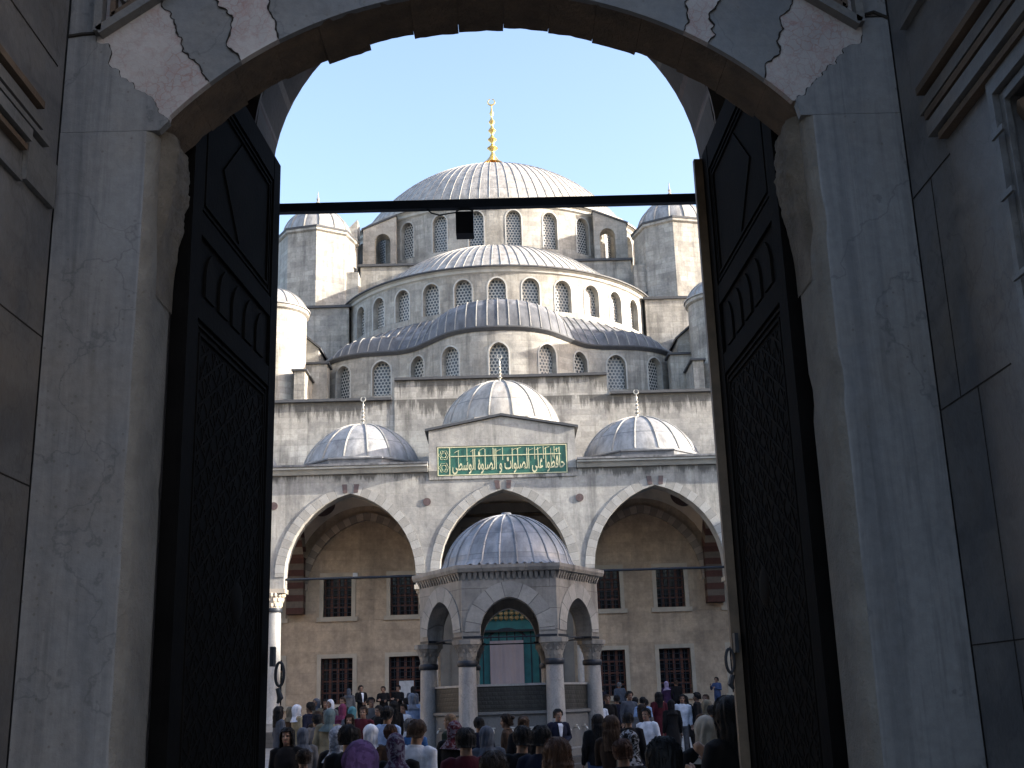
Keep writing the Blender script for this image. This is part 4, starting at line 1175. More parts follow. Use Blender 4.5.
side_bar('slab_joint', Xl, 1, 4.47, .006, .002, 2.31, 4.3, CRACK, lw); side_bar('slab_joint', Xl, 1, 2.7, .005, .002, 2.5, 4.37, CRACK, lw); side_bar('slab_joint', Xl, 1, 3.3, .005, .002, 2.4, 4.37, CRACK, lw)
# right wall mouldings
side_bar('moulding', Xr, -1, 4.14, .03, .04, 2.31, 4.1, RUST, rw); side_bar('moulding', Xr, -1, 4.08, .05, .02, 2.31, 4.14, MOULD, rw)
side_bar('moulding', Xr, -1, 4.01, .03, .035, 2.31, 4.06, RUST, rw); side_bar('moulding', Xr, -1, 3.93, .06, .05, 2.31, 4.02, MOULD, rw)
side_bar('moulding', Xr, -1, 3.875, .025, .035, -.45, 3.96, RUST, rw); side_bar('moulding', Xr, -1, 4.5, .03, .03, 2.31, 4.2, MOULD, rw)
side_bar('slab_joint', Xr, -1, 3.80, .005, .002, 3.96, 4.37, CRACK, rw); side_bar('slab_joint', Xr, -1, 2.9, .005, .002, 3.72, 4.37, CRACK, rw); side_bar('slab_joint', Xr, -1, 2.0, .005, .002, 3.72, 4.37, CRACK, rw)
for (yy, z0, z1) in ((4.16, 2.9, 3.8), (4.0, 1.0, 2.9)):
    mb = MB(); mb.box(Xr-.002, Xr, yy, yy+.004, z0, z1); mb.build('slab_joint', CRACK, rw)
# niche with toothed frame and stalactites
mb = MB(); mb.box(2.05, 2.08, NY0, NY1, NZ0, NZ1); niche = mb.build('niche', BROWN, gate)
mb = MB()
for k, (o, d) in enumerate(((0, .02), (.05, .04), (.09, .02))):
    y1 = NY1+.10-o
    mb.box(Xr-d, Xr-.001, y1-.03, y1, NZ0, NZ1+.10-o)
    mb.box(Xr-d-.001, Xr-.001, NY0, y1-.031, NZ1+.07-o, NZ1+.10-o)
for z in (3.62, 3.40, 3.12, 2.86, 2.62):        # little projecting teeth that step the frame
    mb.box(Xr-.062, Xr-.051, NY1-.06, NY1+.03, z-.010, z+.010)
mb.build('niche_frame', MOULD, niche)
mb = MB()
for row in range(5):
    z = 3.70-row*.22; n = 3
    for k in range(n):
        y = NY1-.08-(k+.5*(row % 2))*.26; x = 1.70+row*.05
        mb.lathe([(0, z-.26), (.03, z-.2), (.09, z-.06), (.12, z), (0, z+.02)], x, y, 8)
mb.build('stalactite', RUST, niche)

# ------------------------------------------------------------------ door leaves
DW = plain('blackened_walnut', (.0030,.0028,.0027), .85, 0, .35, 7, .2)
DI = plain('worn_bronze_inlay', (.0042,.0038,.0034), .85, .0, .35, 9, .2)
DE = plain('worn_door_edge', (.085,.06,.038), .6, 0, .35, 9, .2)
def leaf(name, hinge, tip, inward, label, edge):
    """hinge/tip: (x,y) of the visible face; inward: +1 when the face looks to +x"""
    root = empty(name, (hinge[0], hinge[1], .04), label, 'door')
    H = Vector((hinge[0], hinge[1], 0)); Tt = Vector((tip[0], tip[1], 0))
    L = (Tt-H).length; t = (Tt-H)/L; nrm = Vector((t.y, -t.x, 0))
    if nrm.x*inward < 0: nrm = -nrm
    mp = lambda u, d, z: tuple(H+t*u+nrm*d+Vector((0,0,z)))
    ZB, ZT = .06, 4.93
    def bx(u0, u1, z0, z1, d0, d1, mb): mb.hexa([mp(u, d, z) for z in (z0, z1) for d in (d0, d1) for u in (u0, u1)])
    mb = MB(); bx(0, L, ZB, ZT, -.09, -.03, mb); core = mb.build('door_panel', DW, root)
    for (u0, u1, z0, z1) in ((0, .13, ZB, ZT), (L-.13, L, ZB, ZT)):
        mb = MB(); bx(u0, u1, z0, z1, -.029, -.014, mb); mb.build('stile', DW, root)
    rails = [(ZB, .35), (1.02, 1.14), (3.55, 3.66), (3.95, 4.06), (4.78, ZT)]
    for z0, z1 in rails:
        mb = MB(); bx(.131, L-.131, z0, z1, -.029, -.016, mb); mb.build('rail', DW, root)
    # bevelled frames round the fields
    mb = MB()
    for z0, z1 in ((.35, 1.02), (1.14, 3.55), (4.06, 4.78)):
        for k in range(2):
            o = .02+k*.035; w_ = .012
            bx(.131+o, L-.131-o, z0+o, z0+o+w_, -.029, -.020, mb); bx(.131+o, L-.131-o, z1-o-w_, z1-o, -.029, -.020, mb)
            bx(.131+o, .131+o+w_, z0+o, z1-o, -.029, -.021, mb); bx(L-.131-o-w_, L-.131-o, z0+o, z1-o, -.029, -.021, mb)
    mb.build('field_frame', DI, root)
    # interlaced strapwork on the long field and the foot field
    def strap(z0, z1, step):
        mb = MB(); u0, u1 = .20, L-.20
        for sgn in (1, -1):
            for slope, st in ((.58, step), (1.73, step*1.73)):
                c = -6
                while c < 12:
                    # line z = z0 + slope*sgn*(u-u0) + c
                    pts = []
                    for u in (u0, u1):
                        pts.append((u, z0+slope*sgn*(u-u0)+c))
                    (ua, za), (ub, zb) = pts
                    lo, hi = z0, z1
                    if max(za, zb) > lo and min(za, zb) < hi:
                        def clip(ua, za, ub, zb):
                            for lim, gt in ((lo, True), (hi, False)):
                                if (za < lim) == gt and za != zb and (za < lim if gt else za > lim):
                                    f = (lim-za)/(zb-za); ua, za = ua+(ub-ua)*f, lim
                                if (zb < lim if gt else zb > lim):
                                    f = (lim-za)/(zb-za); ub, zb = ua+(ub-ua)*f, lim
                            return ua, za, ub, zb
                        ua, za, ub, zb = clip(ua, za, ub, zb)
                        if math.hypot(ub-ua, zb-za) > .03:
                            l = math.hypot(ub-ua, zb-za); nu, nz = -(zb-za)/l*.006, (ub-ua)/l*.006
                            P = [(ua+nu,za+nz),(ub+nu,zb+nz),(ub-nu,zb-nz),(ua-nu,za-nz)]
                            mb.prism(P, lambda a, b_, d: mp(a, d, b_), -.0299, -.0255+.0008*sgn+(.0015 if slope > 2 else 0))
                    c += st
        return mb.build('strapwork', DI, root)
    strap(1.23, 3.46, .11); strap(.44, .93, .11)
    # row of small domed arches between the upper rails
    mb = MB(); n = 5
    for k in range(n):
        u = .2+(L-.4)*(k+.5)/n
        A = arc('pt', u, .07, 3.78, .13, 10); A = [(u-.07, 3.68)]+A+[(u+.07, 3.68)]
        mb.prism(A, lambda a, b_, d: mp(a, d, b_), -.0295, -.019)
    mb.build('arch_frieze', DI, root)
    # raised lozenge of the top field, boss and ring handle
    mb = MB(); um = L/2
    mb.prism([(um, 4.14), (um+.28, 4.42), (um, 4.70), (um-.28, 4.42)], lambda a, b_, d: mp(a, d, b_), -.0295, -.022); mb.build('lozenge', DI, root)
    mb = MB(); c = Vector(mp(L*.62, -.028, 2.35))
    rings = [(.10, 0), (.09, .006), (.06, .010), (.03, .014), (0, .015)]
    for (r0, h0), (r1, h1) in zip(rings, rings[1:]):
        for k in range(24):
            a0, a1 = 2*PI*k/24, 2*PI*(k+1)/24
            Q = lambda r, a, h: tuple(c+t*(r*math.cos(a))+Vector((0,0,r*math.sin(a)))+nrm*h)
            mb.face([Q(r0,a0,h0), Q(r0,a1,h0), Q(r1,a1,h1), Q(r1,a0,h1)] if r1 else [Q(r0,a0,h0), Q(r0,a1,h0), Q(0,0,h1)])
    mb.build('boss', DI, root, True, 50)
    mb = MB()
    bx(L-.055, L-.005, 2.06, 2.16, .01, .03, mb)
    cc = Vector(mp(L-.03, .035, 2.02))
    mb.tube([tuple(cc+nrm*(.035+.022*math.cos(a)-.012)+Vector((0,0,.06*math.sin(a)))) for a in [2*PI*k/18 for k in range(19)]], .008, 6, False)
    mb.tube([mp(L-.03, .05, 1.95), mp(L-.03, .065, 1.90), mp(L-.03, .05, 1.875)], [.012,.016,.006], 6)
    mb.build('ring_handle', IRON, root, True, 50)
    if edge:
        mb = MB(); bx(L+.001, L+.04, ZB, ZT-.02, -.10, .035, mb); mb.build('edge_strip', DE, root)
    return root
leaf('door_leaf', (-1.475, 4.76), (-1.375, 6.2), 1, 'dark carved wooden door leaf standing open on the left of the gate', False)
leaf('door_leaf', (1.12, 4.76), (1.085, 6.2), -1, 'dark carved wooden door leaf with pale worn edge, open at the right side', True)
# iron bar across the inner arch, with the black box hanging from it
mb = MB(); mb.box(GX-1.46, GX+1.46, 6.62, 6.665, 4.825, 4.882)
tag(mb.build('iron_bar', plain('dark_iron', (.012,.018,.03), .45, .3, .3, 6), None), 'dark iron tie bar spanning the gate in front of the sky', 'bar')
bxr = empty('hanging_box', (-.32, 6.64, 4.7), 'small black box hanging below the iron bar on a bracket', 'box')
mb = MB(); mb.box(-.378, -.268, 6.59, 6.69, 4.64, 4.785); mb.build('housing', plain('black_plastic', (.008,.009,.014), .35, 0, .2, 6, 0), bxr)
mb = MB(); mb.tube([(-.372, 6.64, 4.75), (-.372, 6.64, 4.81), (-.35, 6.64, 4.822), (-.296, 6.64, 4.822), (-.274, 6.64, 4.81), (-.274, 6.64, 4.75)], .006, 6); mb.build('bracket', IRON, bxr)
mb = MB(); mb.tube([(-.56, 6.64, 4.83), (-.53, 6.64, 4.80), (-.48, 6.64, 4.785), (-.42, 6.64, 4.795), (-.378, 6.64, 4.80)], .005, 5); mb.build('cable', IRON, bxr)
# ------------------------------------------------------------------ people
PAL = {'black': (.012,.012,.014), 'navy': (.014,.019,.045), 'white': (.62,.66,.74), 'lightblue': (.30,.42,.66), 'blue': (.05,.16,.42),
       'maroon': (.10,.014,.026), 'magenta': (.22,.05,.12), 'turquoise': (.10,.28,.34), 'tealgrey': (.16,.23,.25), 'beige': (.38,.33,.22),
       'purple': (.27,.14,.33), 'darkpurple': (.055,.025,.075), 'denim': (.07,.11,.24), 'grey': (.17,.17,.18), 'slate': (.10,.12,.16),
       'brown': (.075,.045,.03), 'darkbrown': (.028,.017,.012), 'redbrown': (.075,.032,.018), 'auburn': (.085,.04,.022), 'khaki': (.21,.19,.14),
       'darkgreen': (.02,.035,.026), 'violet': (.13,.05,.26), 'cream': (.50,.47,.40), 'greyblue': (.30,.35,.44), 'lilac': (.42,.34,.50), 'sand': (.20,.13,.075)}
PAL = {k: tuple(c*(.75 if max(v) > .5 else .5 if max(v) > .1 else .5) for c in v) for k, v in PAL.items()}
_mc = {}
def cmat(kind, col, pat=None):
    k = (kind, col, pat)
    if k in _mc: return _mc[k]
    c = PAL[col]
    if kind == 'hair':
        m, nt, b = new_mat('hair_'+col); g = NG(nt); ob = coords(g).outputs['Object']
        n = g.noise(g.mapping(ob, (1, 1, .18)), 60, 4, .6)
        g.link(g.mix(n, tuple(x*.45 for x in c), tuple(x*1.7 for x in c)), b.inputs['Base Color']); b.inputs['Roughness'].default_value = .6; b.inputs['Specular IOR Level'].default_value = .18
        g.bump(n, .7, .01, b)
    else:
        m = cloth('cloth_'+col+('_'+pat if pat else ''), c, tuple(.5*PAL[pat][j]+.5*c[j] for j in range(3)) if pat else None, scale=16)
    _mc[k] = m; return m
SKIN = plain('skin', (.16,.09,.06), .55, 0, .12, 12, .1)
EYE = plain('eye_dark', (.02,.015,.012), .3, 0, .1, 5, 0)
LIP = plain('lip', (.30,.10,.09), .5, 0, .1, 5, 0)
SHOE = plain('shoe_leather', (.015,.013,.012), .5)
SHIRTW = cloth('shirt_front', (.5,.53,.6))

def joints(pose):
    J = {'hipL': (-.09, 0, .93), 'hipR': (.09, 0, .93), 'kneeL': (-.10, .02, .50), 'kneeR': (.10, .02, .50), 'ankL': (-.11, -.02, .09), 'ankR': (.11, -.02, .09),
         'shL': (-.185, 0, 1.41), 'shR': (.185, 0, 1.41), 'elL': (-.235, -.03, 1.13), 'elR': (.235, -.03, 1.13), 'wrL': (-.245, .05, .89), 'wrR': (.245, .05, .89)}
    if pose == 'cross': J.update(elL=(-.25, .06, 1.16), elR=(.25, .06, 1.16), wrL=(.06, .20, 1.19), wrR=(-.06, .24, 1.16))
    if pose == 'phone': J.update(elR=(.27, .10, 1.16), wrR=(.13, .30, 1.33), elL=(-.25, .04, 1.14), wrL=(-.10, .27, 1.22))
    if pose == 'suit': J.update(elL=(-.25, .0, 1.15), wrL=(-.08, .19, 1.06), elR=(.25, 0, 1.15), wrR=(.06, .2, 1.04))
    if pose == 'walk': J.update(kneeL=(-.10, .13, .52), ankL=(-.10, .18, .10), kneeR=(.10, -.05, .49), ankR=(.10, -.25, .14), elL=(-.24, -.10, 1.14), wrL=(-.24, -.05, .9), elR=(.24, .05, 1.13), wrR=(.24, .17, .93))
    return J
def loft(mb, rings, n=14, cap=True):
    """rings: (centre, rx, ry) stacked along z (torso and head like shapes)"""
    L = [[(c[0]+rx*math.sin(2*PI*k/n), c[1]-ry*math.cos(2*PI*k/n), c[2]) for k in range(n)] for c, rx, ry in rings]
    for a, b in zip(L, L[1:]):
        for k in range(n): mb.face([a[k], a[(k+1)%n], b[(k+1)%n], b[k]])
    if cap: mb.face(L[0][::-1]); mb.face(L[-1])
def limb(mb, pts, rad, n=10):
    P = []; RR = []
    for i in range(len(pts)-1):
        for t in (0, .33, .66):
            P.append(Vector(pts[i]).lerp(Vector(pts[i+1]), t)); RR.append(rad[i]+(rad[i+1]-rad[i])*t)
    P.append(Vector(pts[-1])); RR.append(rad[-1])
    d = (P[0]-P[1]).normalized(); e = (P[-1]-P[-2]).normalized()
    P = [P[0]+d*RR[0]*.8]+P+[P[-1]+e*RR[-1]*.8]; RR = [RR[0]*.45]+RR+[RR[-1]*.45]
    mb.tube(P, RR, n)
def ball(mb, c, rx, ry, rz, n=14):
    pr = [(math.sin(PI*i/n), -math.cos(PI*i/n)) for i in range(n+1)]
    L = [[(c[0]+rx*s*math.sin(2*PI*k/n), c[1]+ry*s*math.cos(2*PI*k/n), c[2]+rz*z) for k in range(n)] for s, z in pr[1:-1]]
    for a, b in zip(L, L[1:]):
        for k in range(n): mb.face([a[k], a[(k+1)%n], b[(k+1)%n], b[k]])
    mb.face(L[0][::-1]); mb.face(L[-1])
def remeshed(mb, name, voxel, deci=None, smooth_it=3):
    o = mb.build('tmp_'+name, [], None)
    r = o.modifiers.new('r', 'REMESH'); r.mode = 'VOXEL'; r.voxel_size = voxel; r.use_smooth_shade = True
    s = o.modifiers.new('s', 'SMOOTH'); s.iterations = smooth_it; s.factor = .5
    if deci: d = o.modifiers.new('d', 'DECIMATE'); d.ratio = deci
    bpy.context.view_layer.update()
    me = bpy.data.meshes.new_from_object(o.evaluated_get(bpy.context.evaluated_depsgraph_get()))
    me.name = name; old = o.data
    bpy.data.objects.remove(o); bpy.data.meshes.remove(old)
    me.polygons.foreach_set('use_smooth', [True]*len(me.polygons))
    return me
HC_ = (0, .012, 1.605)     # head centre
def body_mesh(pose):
    J = joints(pose); mb = MB()
    loft(mb, [((0,0,.86),.12,.09), ((0,0,.95),.155,.11), ((0,.005,1.08),.13,.095), ((0,.005,1.25),.155,.11), ((0,0,1.36),.16,.10), ((0,-.005,1.425),.11,.08), ((0,-.005,1.46),.06,.058), ((0,.0,1.56),.052,.054)], 18)
    # head: skull, jaw, nose, brow, ears
    ball(mb, (0, -.005, 1.63), .077, .096, .092, 18)
    loft(mb, [((0,.055,1.492),.022,.02), ((0,.045,1.505),.040,.042), ((0,.03,1.54),.056,.062), ((0,.02,1.59),.066,.078)], 16)
    loft(mb, [((0,.098,1.562),.016,.012), ((0,.106,1.57),.016,.016), ((0,.095,1.60),.010,.012), ((0,.088,1.622),.008,.008)], 8)
    for s in (-1, 1):
        ball(mb, (s*.079, -.005, 1.595), .010, .020, .032, 10)
        ball(mb, (s*.03, .083, 1.628), .026, .010, .008, 8)
        a, e, w = ('L', 'R')[s > 0], None, None
        limb(mb, [(s*.13, 0, 1.40), J['sh'+a], J['el'+a], J['wr'+a]], [.055, .052, .038, .026], 12)
        limb(mb, [J['hip'+a], J['knee'+a], J['ank'+a]], [.085, .055, .036], 12)
        an = Vector(J['ank'+a]); limb(mb, [an+Vector((0,-.03,-.03)), an+Vector((0,.07,-.055)), an+Vector((s*.01,.15,-.065))], [.036, .036, .026], 10)
        # hand: palm, four unequal curled fingers, thumb from the side of the palm
        w = Vector(J['wr'+a]); el = Vector(J['el'+a]); d = (w-el).normalized()
        side = d.cross(Vector((s, .2, .1))).normalized()        # across the knuckles
        palm_n = side.cross(d).normalized()
        kn = w+d*.085
        for q in (-1, -.33, .33, 1): limb(mb, [w+d*.012+side*q*.016, kn+side*q*.030], [.016, .014], 8)
        for q, ln in ((-1, .062), (-.33, .078), (.33, .082), (1, .072)):
            b0 = kn+side*q*.030; b1 = b0+d*ln*.5+palm_n*.008; b2 = b1+d*ln*.4+palm_n*.022
            limb(mb, [b0, b1, b2], [.0105, .0095, .0075], 8)
        t0 = w+d*.03+side*.03; limb(mb, [t0, t0+d*.03+side*.028+palm_n*.01, t0+d*.062+side*.03+palm_n*.022], [.014, .012, .009], 8)
    me = remeshed(mb, 'person_body_'+pose, .0075, .32, 3)
    me.materials.append(SKIN); me.materials.append(EYE); me.materials.append(LIP)
    for p in me.polygons:
        c = p.center
        if c.y > .07 and 1.602 < c.z < 1.618 and .018 < abs(c.x) < .045: p.material_index = 1
        elif c.y > .08 and 1.534 < c.z < 1.548 and abs(c.x) < .022: p.material_index = 2
    return me
def top_mesh(pose, long_=0, slim=1.0):
    """jacket, shirt or coat: one closed garment with sleeves"""
    J = joints(pose); mb = MB()
    rings = [((0,0,.86),.178*slim,.132), ((0,0,.95),.182*slim,.135), ((0,.005,1.08),.165*slim,.122), ((0,.005,1.25),.185*slim,.130), ((0,0,1.36),.188*slim,.118), ((0,-.005,1.43),.135,.095), ((0,-.008,1.475),.074,.072)]
    if long_: rings = [((0,0,long_),.25 if long_ < .3 else .215,.20), ((0,0,(long_+.9)/2),.215,.17)]+rings[1:]
    loft(mb, rings, 26)
    for s in (-1, 1):
        a = ('L', 'R')[s > 0]
        limb(mb, [(s*.12, 0, 1.405), J['sh'+a], J['el'+a], J['wr'+a]], [.062, .068, .055, .043], 12)
    # soft folds
    for i, (pts, uv, m) in enumerate(mb.F):
        mb.F[i] = ([(p[0]*(1+.02*math.sin(p[2]*31+p[0]*9)), p[1]*(1+.035*math.sin(p[2]*23+p[0]*17)), p[2]) for p in pts], uv, m)
    return remeshed(mb, 'garment', .013, .5, 4)
def legs_mesh(pose):
    J = joints(pose); mb = MB()
    loft(mb, [((0,0,.80),.16,.115), ((0,0,.90),.172,.125), ((0,0,.99),.158,.112), ((0,0,1.03),.15,.105)], 18)
    for s in (-1, 1):
        a = ('L', 'R')[s > 0]; limb(mb, [J['hip'+a], J['knee'+a], Vector(J['ank'+a])+Vector((0,0,-.02))], [.098, .075, .062], 12)
    return remeshed(mb, 'trousers', .014, .5, 4)
def shoe_mesh(pose, s):
    J = joints(pose); mb = MB(); an = Vector(J['ank'+('L', 'R')[s > 0]])
    limb(mb, [an+Vector((0,-.045,-.045)), an+Vector((0,.07,-.055)), an+Vector((s*.012,.165,-.062))], [.046, .044, .034], 10)
    return remeshed(mb, 'shoe', .014, None, 2)
def shell(name, fn, nu, nv):
    mb = MB(); mb.grid(fn, nu, nv)
    o = mb.build('tmp', [], None, True, 180); me = o.data; me.name = name; bpy.data.objects.remove(o); return me
def hair_mesh(style, seed):
    """hair follows the skull; u runs round the head (0 = face), v from crown to hairline"""
    def fn(u, v):
        ph = 2*PI*u; front = math.cos(ph)               # +1 = face side
        f = max(0, front)
        low = {'short': 1.545, 'bald': 1.56, 'bob': 1.50, 'long': 1.30, 'bun': 1.52}[style]
        hairline = 1.682
        sidez = {'short': 1.60, 'bald': 1.61, 'bob': 1.50, 'long': 1.34, 'bun': 1.59}[style]
        zb = low if front < -.35 else (sidez+(low-sidez)*max(0, (-front)/.35) if front < .35 else sidez+(hairline-sidez)*min(1, (front-.35)/.3))
        thick = {'short': .020, 'bald': .006, 'bob': .034, 'long': .026, 'bun': .018}[style]
        zt = 1.722+thick*.9
        z = zt-(zt-zb)*v**1.35
        # skull radius at this height
        zz = max(-1, min(1, (z-1.63)/(.092+thick)))
        r = math.sqrt(max(0, 1-zz*zz)) if z > 1.63 else 1.0
        if z < 1.56: r = max(.80, 1-(1.56-z)*2.2) if style in ('short', 'bald', 'bun') else 1.0+(1.56-z)*(.12 if style == 'long' else -.2)
        rx, ry = (.077+thick)*r, (.096+thick)*r
        jit = noise.noise(Vector((math.sin(ph)*9, math.cos(ph)*9, z*11+seed*5)))*.012+noise.noise(Vector((math.sin(ph)*30, math.cos(ph)*30, z*6+seed)))*.008
        if style == 'bald': jit *= .2
        q = 1+jit/.09
        bob = (.02 if style == 'bob' and z < 1.58 else 0)
        return ((rx*q+bob*.5)*math.sin(ph), -.005+(ry*q)*math.cos(ph)-(.012 if z < 1.56 else 0), z+jit*.5*(1-v))
    mb = MB(); mb.grid(fn, 72, 26)
    if style == 'bun':
        mb.grid(lambda u, v: ((.042+.004*math.sin(u*50+v*9))*math.sin(PI*v)*math.sin(2*PI*u), -.125+.04*math.sin(PI*v)*math.cos(2*PI*u), 1.66+.042*math.cos(PI*v)), 20, 12)
    if style != 'bald':       # loose strands break the outline
        r_ = random.Random(seed)
        for k in range(240):
            u = r_.uniform(0, 1); v0 = r_.uniform(.02, .8); ln = r_.uniform(.06, .18)
            pts = []
            for i in range(4):
                p = Vector(fn(u+.012*i*r_.uniform(-1, 1), min(.99, v0+ln*i/3)))
                c = p-Vector((0, -.005, 1.60)); c.z *= .6
                pts.append(p+c.normalized()*(.003+.005*i/3*r_.random()))
            mb.tube(pts, [.0024, .0022, .0016, .0006], 3, False)
    o = mb.build('tmp', [], None, True, 180); me = o.data; me.name = 'hair'; bpy.data.objects.remove(o); return me
def scarf_mesh(seed):
    """headscarf: covers crown, ears and neck, open round the face, falls on the shoulders"""
    rr = random.Random(seed); k1, k2 = rr.randint(5, 8), rr.uniform(0, 6)
    def fn(u, v):
        z = 1.745-.405*v
        if z > 1.62: c = max(0, 1-((z-1.62)/.125)**2)**.5; rx, ry, cy = .100*c, .122*c, -.008
        elif z > 1.47: t = (1.62-z)/.15; rx, ry, cy = .100-.012*t, .122-.02*t, -.008
        else: t = (1.47-z)/.13; rx, ry, cy = .088+.105*t**1.2, .102+.03*t, -.008-.01*t
        op = 0
        if 1.50 < z < 1.695: op = R(56)*math.sin(PI*((z-1.50)/.195)**.8)**.5
        ph = op+(2*PI-2*op)*u
        fold = .006*math.sin(ph*k1+z*26+k2)+.010*noise.noise(Vector((math.sin(ph)*3, math.cos(ph)*3, z*9+seed)))+.005*noise.noise(Vector((math.sin(ph)*9, math.cos(ph)*9, z*4+seed)))
        fold *= min(1, v*4)
        tail = .018*max(0, -math.cos(ph))*max(0, min(1, (1.60-z)/.1))
        return ((rx+fold)*math.sin(ph), cy+(ry+fold+tail)*math.cos(ph), z)
    return shell('headscarf', fn, 60, 34)
CACHE = {}
def cached(key, fn):
    if key not in CACHE: CACHE[key] = fn()
    return CACHE[key]
def put(name, me, mat, parent):
    o = bpy.data.objects.new(name, me); COL.objects.link(o); o.parent = parent
    if not me.materials: me.materials.append(mat)
    o.material_slots[0].link = 'OBJECT'; o.material_slots[0].material = mat
    return o
def make_person(i, X, Y, fl, H, head, hc, pc, top, tc, bc, face, pose, label):
    body = bpy.data.objects.new('person', cached(('body', pose), lambda: body_mesh(pose))); COL.objects.link(body)
    tag(body, label, 'person', 'people crowding the courtyard')
    hmax = 1.745 if head == 'scarf' else 1.74
    k = H/hmax; body.scale = (k*(1.03 if i % 3 else .97), k, k)
    body.location = (X, Y, fl); body.rotation_euler = (R((i*37 % 9)-5), R((i*53 % 7)-3), R(face+(i*29 % 25)-12))
    if head == 'scarf': put('headscarf', cached(('scarf', i % 6), lambda: scarf_mesh(i % 6)), cmat('cloth', hc, pc), body)
    else: put('hair', cached(('hair', head, i % 3), lambda: hair_mesh(head, i % 3)), cmat('hair', hc), body)
    tm = cmat('cloth', tc)
    if top in ('coat', 'robe'):
        L = .42 if top == 'coat' else .10
        put('coat' if top == 'coat' else 'robe', cached(('top', pose, L), lambda: top_mesh(pose, L)), tm, body)
    else:
        nm = {'shirt': 'shirt', 'jacket': 'jacket', 'suitj': 'jacket'}[top]
        put(nm, cached(('top', pose, 0), lambda: top_mesh(pose, 0)), tm, body)
    if pose == 'suit':
        def front(): 
            mb = MB(); mb.grid(lambda u, v: ((u-.5)*(.02+.10*v)*(1-.25*(v > .9)), .142-.012*abs(v-.5)-(.05 if v > .92 else 0)+.004*math.cos((u-.5)*3), 1.06+.38*v), 6, 10)
            o = mb.build('tmp', [], None, True, 180); me = o.data; me.name = 'shirt_front'; bpy.data.objects.remove(o); return me
        put('shirt_front', cached('sf', front), SHIRTW, body)
    if top != 'robe':
        put('trousers', cached(('legs', pose), lambda: legs_mesh(pose)), cmat('cloth', bc), body)
        for s in (-1, 1): put('shoe', cached(('shoe', pose, s), lambda: shoe_mesh(pose, s)), SHOE, body)
